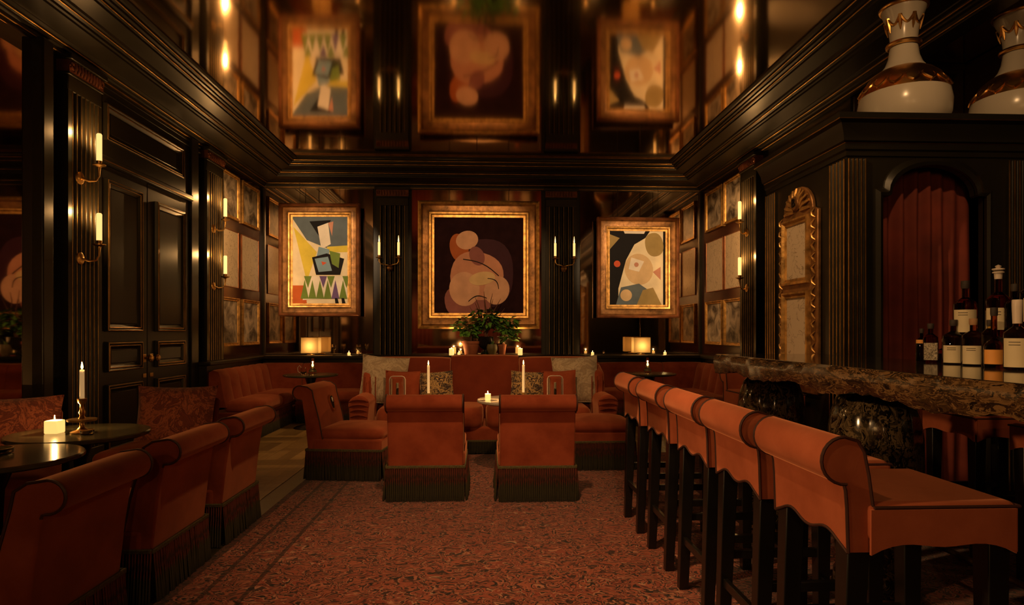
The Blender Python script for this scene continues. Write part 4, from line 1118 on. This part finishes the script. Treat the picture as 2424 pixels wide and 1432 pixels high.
def flutes(x0, x1, y, axis, n, z0, z1, name='fluted_strip'):
    # gilt-edged fluting strip applied to a face
    w = abs(x1-x0)/n; prof = [(x0, 0)]
    for i in range(n):
        c = x0+(x1-x0)*(i+.5)/n; r = w*.34
        prof.append((c-math.copysign(w*.5, x1-x0)*.98, .016))
        for k in range(7):
            a = PI-PI*k/6; prof.append((c+math.copysign(1, x1-x0)*r*math.cos(a), .016-r*.8*math.sin(a)))
    prof += [(x1, .016), (x1, 0)]
    def P_(a, d, z): return (a, y-d, z) if axis == 'x' else (y-d, a, z)
    o = MB().rings([[P_(a, d, z) for a, d in prof] for z in (z0, z1)]).build(name, 'green_black_paint', cab, smooth=50)
    g = MB()
    for i in range(n+1):
        c = x0+(x1-x0)*i/n; g.tube([P_(c, .0165, z0), P_(c, .0165, z1)], .0045, 5)
    g.build('gilt_and_glint_line', 'gilt_and_glint_edge', o)
flutes(CX0+.004, CX0+.115, CY0, 'x', 4, .2, CZ-.22)
flutes(CY0+.005, CY0+.175, CX0, 'y', 4, .2, CZ-.22)
flutes(3.46, 3.60, CY0, 'x', 4, .2, CZ-.22)
flutes(CY1-.17, CY1-.01, CX0, 'y', 4, .2, CZ-.22)
# curtain in the arch
cu = thing('curtain', 'pleated dark red curtain hanging inside the arched opening', 'curtain', (0, CY0+.16, 0))
ring_f = []
nn = 120; x0, x1 = AX0-.03, AX1+.03; front = []; 
for i in range(nn+1):
    f = i/nn; x = x0+(x1-x0)*f
    front.append((x, .035*math.sin(f*PI*2*8+.7*math.sin(f*9))*(.7+.3*math.sin(f*5))))
levels = []
for k in range(9):
    z = .02+2.40*k/8; s_ = 1-.25*(k/8)
    levels.append([(x, y*s_+.006*math.sin(k*1.3+i*.2), z) for i, (x, y) in enumerate(front)])
mb = MB(); mb.rings(levels, closed=False, cap=False)
o = mb.build('cloth', 'red_curtain', cu, smooth=80); sd = o.modifiers.new('thick', 'SOLIDIFY'); sd.thickness = .004
MB().tube([(AX0-.08, 0, 2.44), (AX1+.08, 0, 2.44)], .012, 8).build('curtain_rod', 'dark_bronze', cu)
# gilt panel with arched crest on the cabinet's side
gp = thing('gilt_panel', 'tall gilt double picture frame with an arched crest bearing letter B', 'picture frame', (CX0, 0, 0))
GY0, GY1 = 4.36, 4.94; gm = (GY0+GY1)/2
bk = [(GY0, .8), (GY0, 2.13), (GY0+.05, 2.15)]
for k in range(13):
    a = math.radians(180-180*k/12); bk.append((gm-.22*math.cos(a)*-1*-1, 2.14+.20*math.sin(a)))
bk += [(GY1-.05, 2.15), (GY1, 2.13), (GY1, .8)]
bk = [(GY0, .8), (GY0, 2.12), (GY0+.06, 2.14)]+[(gm-.22*math.cos(PI*k/12), 2.14+.19*math.sin(PI*k/12)) for k in range(13)]+[(GY1-.06, 2.14), (GY1, 2.12), (GY1, .8)]
MB().prism(bk, 'x', -.03, 0).build('backing', 'gilt_brown', gp, bevel=.008)
for (z0, z1) in ((1.60, 2.10), (.86, 1.55)):
    rings = []
    for sy, sz in ((GY0+.09, z0), (GY1-.09, z0), (GY1-.09, z1), (GY0+.09, z1)):
        dy = 1 if sy < gm else -1; dz = 1 if sz < (z0+z1)/2 else -1
        rings.append([(-a, sy+dy*b, sz+dz*b) for a, b in ((.028, 0), (.062, .004), (.064, .018), (.046, .034), (.050, .046), (.032, .05))])
    MB().rings(rings, closed=False, cap=False, loop=True).build('frame', 'gilt', gp, smooth=35)
    MB().box(-.036, -.028, GY0+.12, GY1-.12, z0+.03, z1-.03).build('print', 'etching_1' if z0 > 1.2 else 'etching_3', gp)
cr = MB(); rc = random.Random(4)
for k in range(11):
    a = PI*k/10; cr.tube([(-.032, gm+.05*math.cos(a), 2.15+.05*math.sin(a)), (-.045, gm+.12*math.cos(a), 2.15+.12*math.sin(a)), (-.034, gm+.19*math.cos(a), 2.15+.17*math.sin(a))], [.010, .016, .010], 6)
tag(cr.build('crest_carving', 'gilt', gp), kind='stuff')
sc_ = MB()
for y in (GY0+.045, GY1-.045):
    for k in range(16):
        z = .86+k*.08
        sc_.tube([(-.032, y-.018, z), (-.042, y+.016*math.sin(k), z+.02), (-.042, y+.014, z+.045), (-.032, y-.012, z+.07)], [.004, .008, .009, .004], 6)
tag(sc_.build('edge_carving', 'gilt', gp), kind='stuff')
MB().lathe([(.001, .02), (.05, .018), (.06, 0), (.001, 0)], 20, M=tr(-.04, gm, 2.21) @ rot(-90, 'Y')).build('medallion', 'gilt_brown', gp)
fc = bpy.data.curves.new('letter', 'FONT'); fc.body = 'B'; fc.size = .09; fc.extrude = .004; fc.align_x = 'CENTER'; fc.align_y = 'CENTER'
fo = bpy.data.objects.new('letter', fc); col.objects.link(fo)
dg = bpy.context.evaluated_depsgraph_get(); lme = bpy.data.meshes.new_from_object(fo.evaluated_get(dg)); bpy.data.objects.remove(fo)
lme.materials.clear(); lme.materials.append(MT['p_black'])
lo = link('letter', lme, gp); lo.matrix_local = tr(-.062, gm, 2.21) @ Matrix(((0, 0, -1, 0), (-1, 0, 0, 0), (0, 1, 0, 0), (0, 0, 0, 1)))

# ------------------------------------------------------------------ vases on the cabinet
def vase(label, x, y, s_=1.0):
    z = CZ+.051
    t = thing('porcelain_vase', label, 'vase', (x, y, z)); t.scale = (1, 1, s_)
    A = [(.001, 0), (.215, 0), (.25, .02), (.285, .10), (.292, .18), (.280, .245)]
    B = [(.281, .243), (.262, .30), (.228, .355), (.185, .392), (.150, .412)]
    C = [(.149, .410), (.118, .45), (.098, .50), (.088, .56), (.086, .62), (.092, .68), (.108, .74), (.135, .80), (.142, .83), (.13, .832), (.10, .76), (.07, .62), (.001, .58)]
    MB().lathe(A, 48).build('body', 'porcelain', t); MB().lathe(B, 48, cap=False).build('gold_shoulder', 'vase_gold', t); MB().lathe(C, 48, cap=False).build('neck', 'porcelain', t)
    MB().tube([(.098*math.cos(a), .098*math.sin(a), .585) for a in [2*PI*k/32 for k in range(32)]], .016, 8, True).build('neck_ring', 'vase_gold', t)
    MB().tube([(.143*math.cos(a), .143*math.sin(a), .832) for a in [2*PI*k/32 for k in range(32)]], .013, 8, True).build('rim', 'vase_gold', t)
    r1 = MB()
    for i in range(16):
        a0 = 2*PI*i/16
        for sg in (-1, 1):
            pts = []
            for k in range(9):
                f = k/8; zz = .262+.13*f; rr2 = .284-.10*f**1.4-.02*f; a = a0+sg*.17*math.sin(f*PI*1.5)
                pts.append((rr2*math.cos(a), rr2*math.sin(a), zz))
            r1.tube(pts, .008, 5)
    tag(r1.build('scroll_relief', 'vase_gold', t), kind='stuff')
    r2 = MB()
    for i in range(8):
        a0 = 2*PI*i/8; pts = []
        for k in range(9):
            f = k/8; a = a0+f*2*PI/8; zz = .755-.05*math.sin(f*PI); rr2 = .112+.0+max(0, (zz-.74))*.35 - max(0, .74-zz)*.3
            pts.append((rr2*math.cos(a), rr2*math.sin(a), zz))
        r2.tube(pts, .009, 6); r2.tube([(.114*math.cos(a0), .114*math.sin(a0), .76), (.103*math.cos(a0), .103*math.sin(a0), .70), (.097*math.cos(a0), .097*math.sin(a0), .665)], [.014, .011, .003], 6)
    tag(r2.build('garland', 'vase_gold', t), kind='stuff')
    return t
vase('large white and gold porcelain vase on the cabinet, fully in view', 2.95, 4.34, 1.05)
vase('large white and gold porcelain vase cut off by the right edge', 3.80, 4.36, 1.02)

# ------------------------------------------------------------------ bottles on the bar
rz_ = MB().box(-.06, .06, -.20, .30, 0, .125).build('bottle_riser', 'black_wood', bevel=.005, loc=(2.235, 2.62, BZ+.0005))
tag(rz_, 'black step holding the upper row of bottles on the bar', 'riser')
def bottle(label, x, y, z, r, h, gm, capm='cork', neck=.35, lab=None, lz=(.08, .45), square=False, capr=1.25, shoulder=.62, larc=1.1, stopper=False):
    t = thing('bottle', label, 'bottle', (x, y, z), math.atan2(-x, y)*0+math.atan2(y, x)+PI/2+PI, group='bottles on the bar')
    rn = r*.30 if not square else r*.36
    zs = h*shoulder; zn = h*(shoulder+.12)
    prof = [(.001, 0), (r*.9, 0), (r, h*.03), (r, zs), (r*.92, zs+h*.03), (r*.62, zs+h*.075), (rn, zn), (rn, h*.90), (rn*1.15, h*.905), (rn*1.15, h*.93)]
    if square:
        rings = []
        for a, zz in prof:
            e = .35 if zz < zn-.001 else 1.0
            rings.append([(math.copysign(abs(math.cos(k*2*PI/24+PI/4*0))**e, math.cos(k*2*PI/24))*a, math.copysign(abs(math.sin(k*2*PI/24))**e, math.sin(k*2*PI/24))*a, zz) for k in range(24)])
        MB().rings(rings).build('glass_body', gm, t, smooth=45)
    else: MB().lathe(prof, 24).build('glass_body', gm, t, smooth=45)
    if stopper:
        MB().lathe([(rn*1.02, h*.80), (rn*1.15, h*.88), (rn*1.6, h*.885), (rn*1.6, h*.90), (rn*.9, h*.91), (rn*1.7, h*.93), (rn*1.7, h*.945), (rn*.6, h*.955), (rn*.9, h*.98), (.001, h)], 16).build('stopper', capm, t)
    else:
        MB().lathe([(rn*1.12, h*.86 if capm != 'foil_white' else h*.66), (rn*capr, h*.90), (rn*capr, h*.99), (rn*capr*.9, h), (.001, h)], 16).build('cap', capm, t)
    if lab:
        m = 13; rr2 = r*1.015
        if square: MB().box(-r*.86, r*.86, -r*1.0-.0025, -r*.9, h*lz[0], h*lz[1]).build('label', lab, t)
        else:
            rg = [[(rr2*math.sin(a), -rr2*math.cos(a), zz) for zz in (h*lz[0], h*lz[1])] for a in [(-larc+2*larc*k/(m-1)) for k in range(m)]]
            lo_ = MB().rings(rg, closed=False, cap=False).build('label', lab, t)
            if lab in ('label_cream',):
                for kk in range(2):
                    zz = h*(lz[1]-.05-.04*kk); rg = [[((rr2+.0006)*math.sin(a), -(rr2+.0006)*math.cos(a), z_) for z_ in (zz-.0025, zz)] for a in [(-.6+.8*k/5) for k in range(6)]]
                    MB().rings(rg, closed=False, cap=False).build('print_line', 'ink', lo_)
    return t
Bz = BZ+.0005
bottle('slim dark bottle with a yellow band at the left end of the bottles', 2.20, 3.10, Bz, .026, .165, 'dark_glass', 'ink', lab='label_orange', lz=(.55, .66))
bottle('square dark bottle with a printed white label', 2.185, 3.015, Bz, .032, .19, 'amber_glass', 'ink', lab='label_scribble', lz=(.06, .50), square=True)
bottle('round red-glass flask between the square bottle and the cream labels', 2.22, 2.965, Bz, .034, .115, 'red_glass', 'cork', shoulder=.5)
bottle('amber bottle with a wide cream label, left of the matching pair', 2.175, 2.85, Bz, .043, .205, 'amber_glass', 'ink', lab='label_cream', lz=(.03, .42))
bottle('amber bottle with a wide cream label, right of the matching pair', 2.17, 2.725, Bz, .043, .208, 'amber_glass', 'cork', lab='label_cream', lz=(.03, .42))
bottle('slim yellow-green clear bottle behind the cream-labelled pair', 2.155, 2.615, Bz, .030, .20, 'yellow_glass', 'ink', shoulder=.7)
bottle('long-necked dark bottle with a round orange label', 2.12, 2.55, Bz, .036, .25, 'amber_glass', 'ink', lab='label_orange', lz=(.06, .30), shoulder=.36)
bottle('bottle with a long white foil cap and pale label, right end', 2.09, 2.40, Bz, .046, .275, 'amber_glass', 'foil_white', lab='label_cream', lz=(.04, .45), shoulder=.50, capr=1.3)
Uz = Bz+.126
bottle('upper-row bottle with a cream and red label above the matching pair', 2.235, 2.855, Uz, .047, .26, 'amber_glass', 'ink', lab='label_cream', lz=(.08, .48), shoulder=.58)
bottle('upper-row decanter with a pale ornate stopper, tallest of the bottles', 2.235, 2.665, Uz, .046, .315, 'amber_glass', 'foil_white', lab='label_cream', lz=(.10, .40), stopper=True, shoulder=.50)
bottle('upper-row bottle with a pale shield label at the right edge', 2.235, 2.49, Uz, .046, .29, 'dark_glass', 'cork', lab='label_cream', lz=(.22, .55), shoulder=.62, larc=.7)
bottle('upper-row black bottle without a label behind the orange-label bottle', 2.235, 2.58, Uz, .036, .225, 'dark_glass', 'ink')

# ------------------------------------------------------------------ patterned chairs by the left wall
def wall_chair(label, x, y, a):
    t = thing('patterned_chair', label, 'chair', (x, y, .005), math.radians(a))
    p_ = pillow(.62, .50, .18).build('backrest', 'damask_red', t, smooth=80, loc=(0, -.20, .33)); p_.rotation_euler = (math.radians(12), 0, 0)
    MB().box(-.31, .31, -.30, .33, .10, .30).build('seat_base', 'velvet_dark', t, bevel=.02, seg=3)
    cushion_box(-.31, .31, -.28, .34, .29, .40, .03).build('seat_cushion', 'velvet', t, smooth=60)
    MB().prism([(-.33, .10), (-.27, .10), (-.30, .55), (-.36, .72), (-.41, .70), (-.36, .5)], 'x', -.29, .29).build('back_frame', 'velvet_dark', t, bevel=.02)
    for sx in (-1, 1):
        for sy in (-1, 1): MB().lathe([(.018, 0), (.026, .11)], 10, (sx*.26, sy*.25, 0)).build('leg', 'black_wood', t)
    return t
wall_chair('chair with a large red damask back behind the left table', -2.42, 4.82, 180)
wall_chair('chair with a red damask back before the mirror, left edge', -3.0, 4.02, 205)

# ------------------------------------------------------------------ things behind the viewer that only the mirrors show
for k, x in enumerate((-2.4, .2, 2.4)):
    t = thing('window_drape', ('left', 'middle', 'right')[k]+' red drape on the wall behind the viewer', 'curtain', (x, WF+.10, 0))
    mb = MB(); lv = []
    for z in (.05, 1.2, 3.2): lv.append([(-.45+.9*i/60, .05*math.sin(i*.62)+.0, z) for i in range(61)])
    mb.rings(lv, closed=False, cap=False); o = mb.build('cloth', 'red_curtain', t, smooth=80); o.modifiers.new('thick', 'SOLIDIFY').thickness = .004
for k, x in enumerate((-1.1, 1.3)):
    t = thing('wall_shelf', ('left', 'right')[k]+' tall open shelf on the wall behind the viewer', 'shelf', (x, WF, 0))
    MB().box(-.6, -.55, 0, .3, 0, 3.0).build('side_board', 'brown_lacquer', t); MB().box(.55, .6, 0, .3, 0, 3.0).build('side_board', 'brown_lacquer', t)
    for z in (.4, .95, 1.5, 2.05, 2.6, 2.97): MB().box(-.55, .55, 0, .3, z, z+.03).build('shelf_board', 'brown_lacquer', t)
    for z in (.98, 1.53, 2.08):
        xx = -.5
        for j in range(3):
            w = rnd.uniform(.18, .30)
            b = MB().box(0, w, 0, .22, 0, rnd.uniform(.22, .38)).build('storage_box', ('book_cream', 'book_red', 'gilt_brown')[rnd.randrange(3)], loc=(x+xx, WF+.05, z+.001), bevel=.006)
            tag(b, '%s box on the %s level of the %s rear shelf' % (('left', 'middle', 'right')[j], {.98: 'lower', 1.53: 'middle', 2.08: 'upper'}[z], ('left', 'right')[k]), 'box', 'boxes on the rear shelves'); xx += w+.02
    point('shelf_fill', (x, WF+.6, 2.7), 45, WARM, .04)  # bare fill light added to brighten the shelves and drapes
for x, lb in ((-3.1, 'left of the left drape'), (-1.83, 'between left drape and left shelf'), (-.37, 'between left shelf and middle drape'), (.69, 'between middle drape and right shelf'), (1.925, 'between right shelf and right drape'), (3.05, 'right of the right drape')):
    sconce1('rear-wall candle sconce '+lb, (x, WF, 1.9), PI, 6)
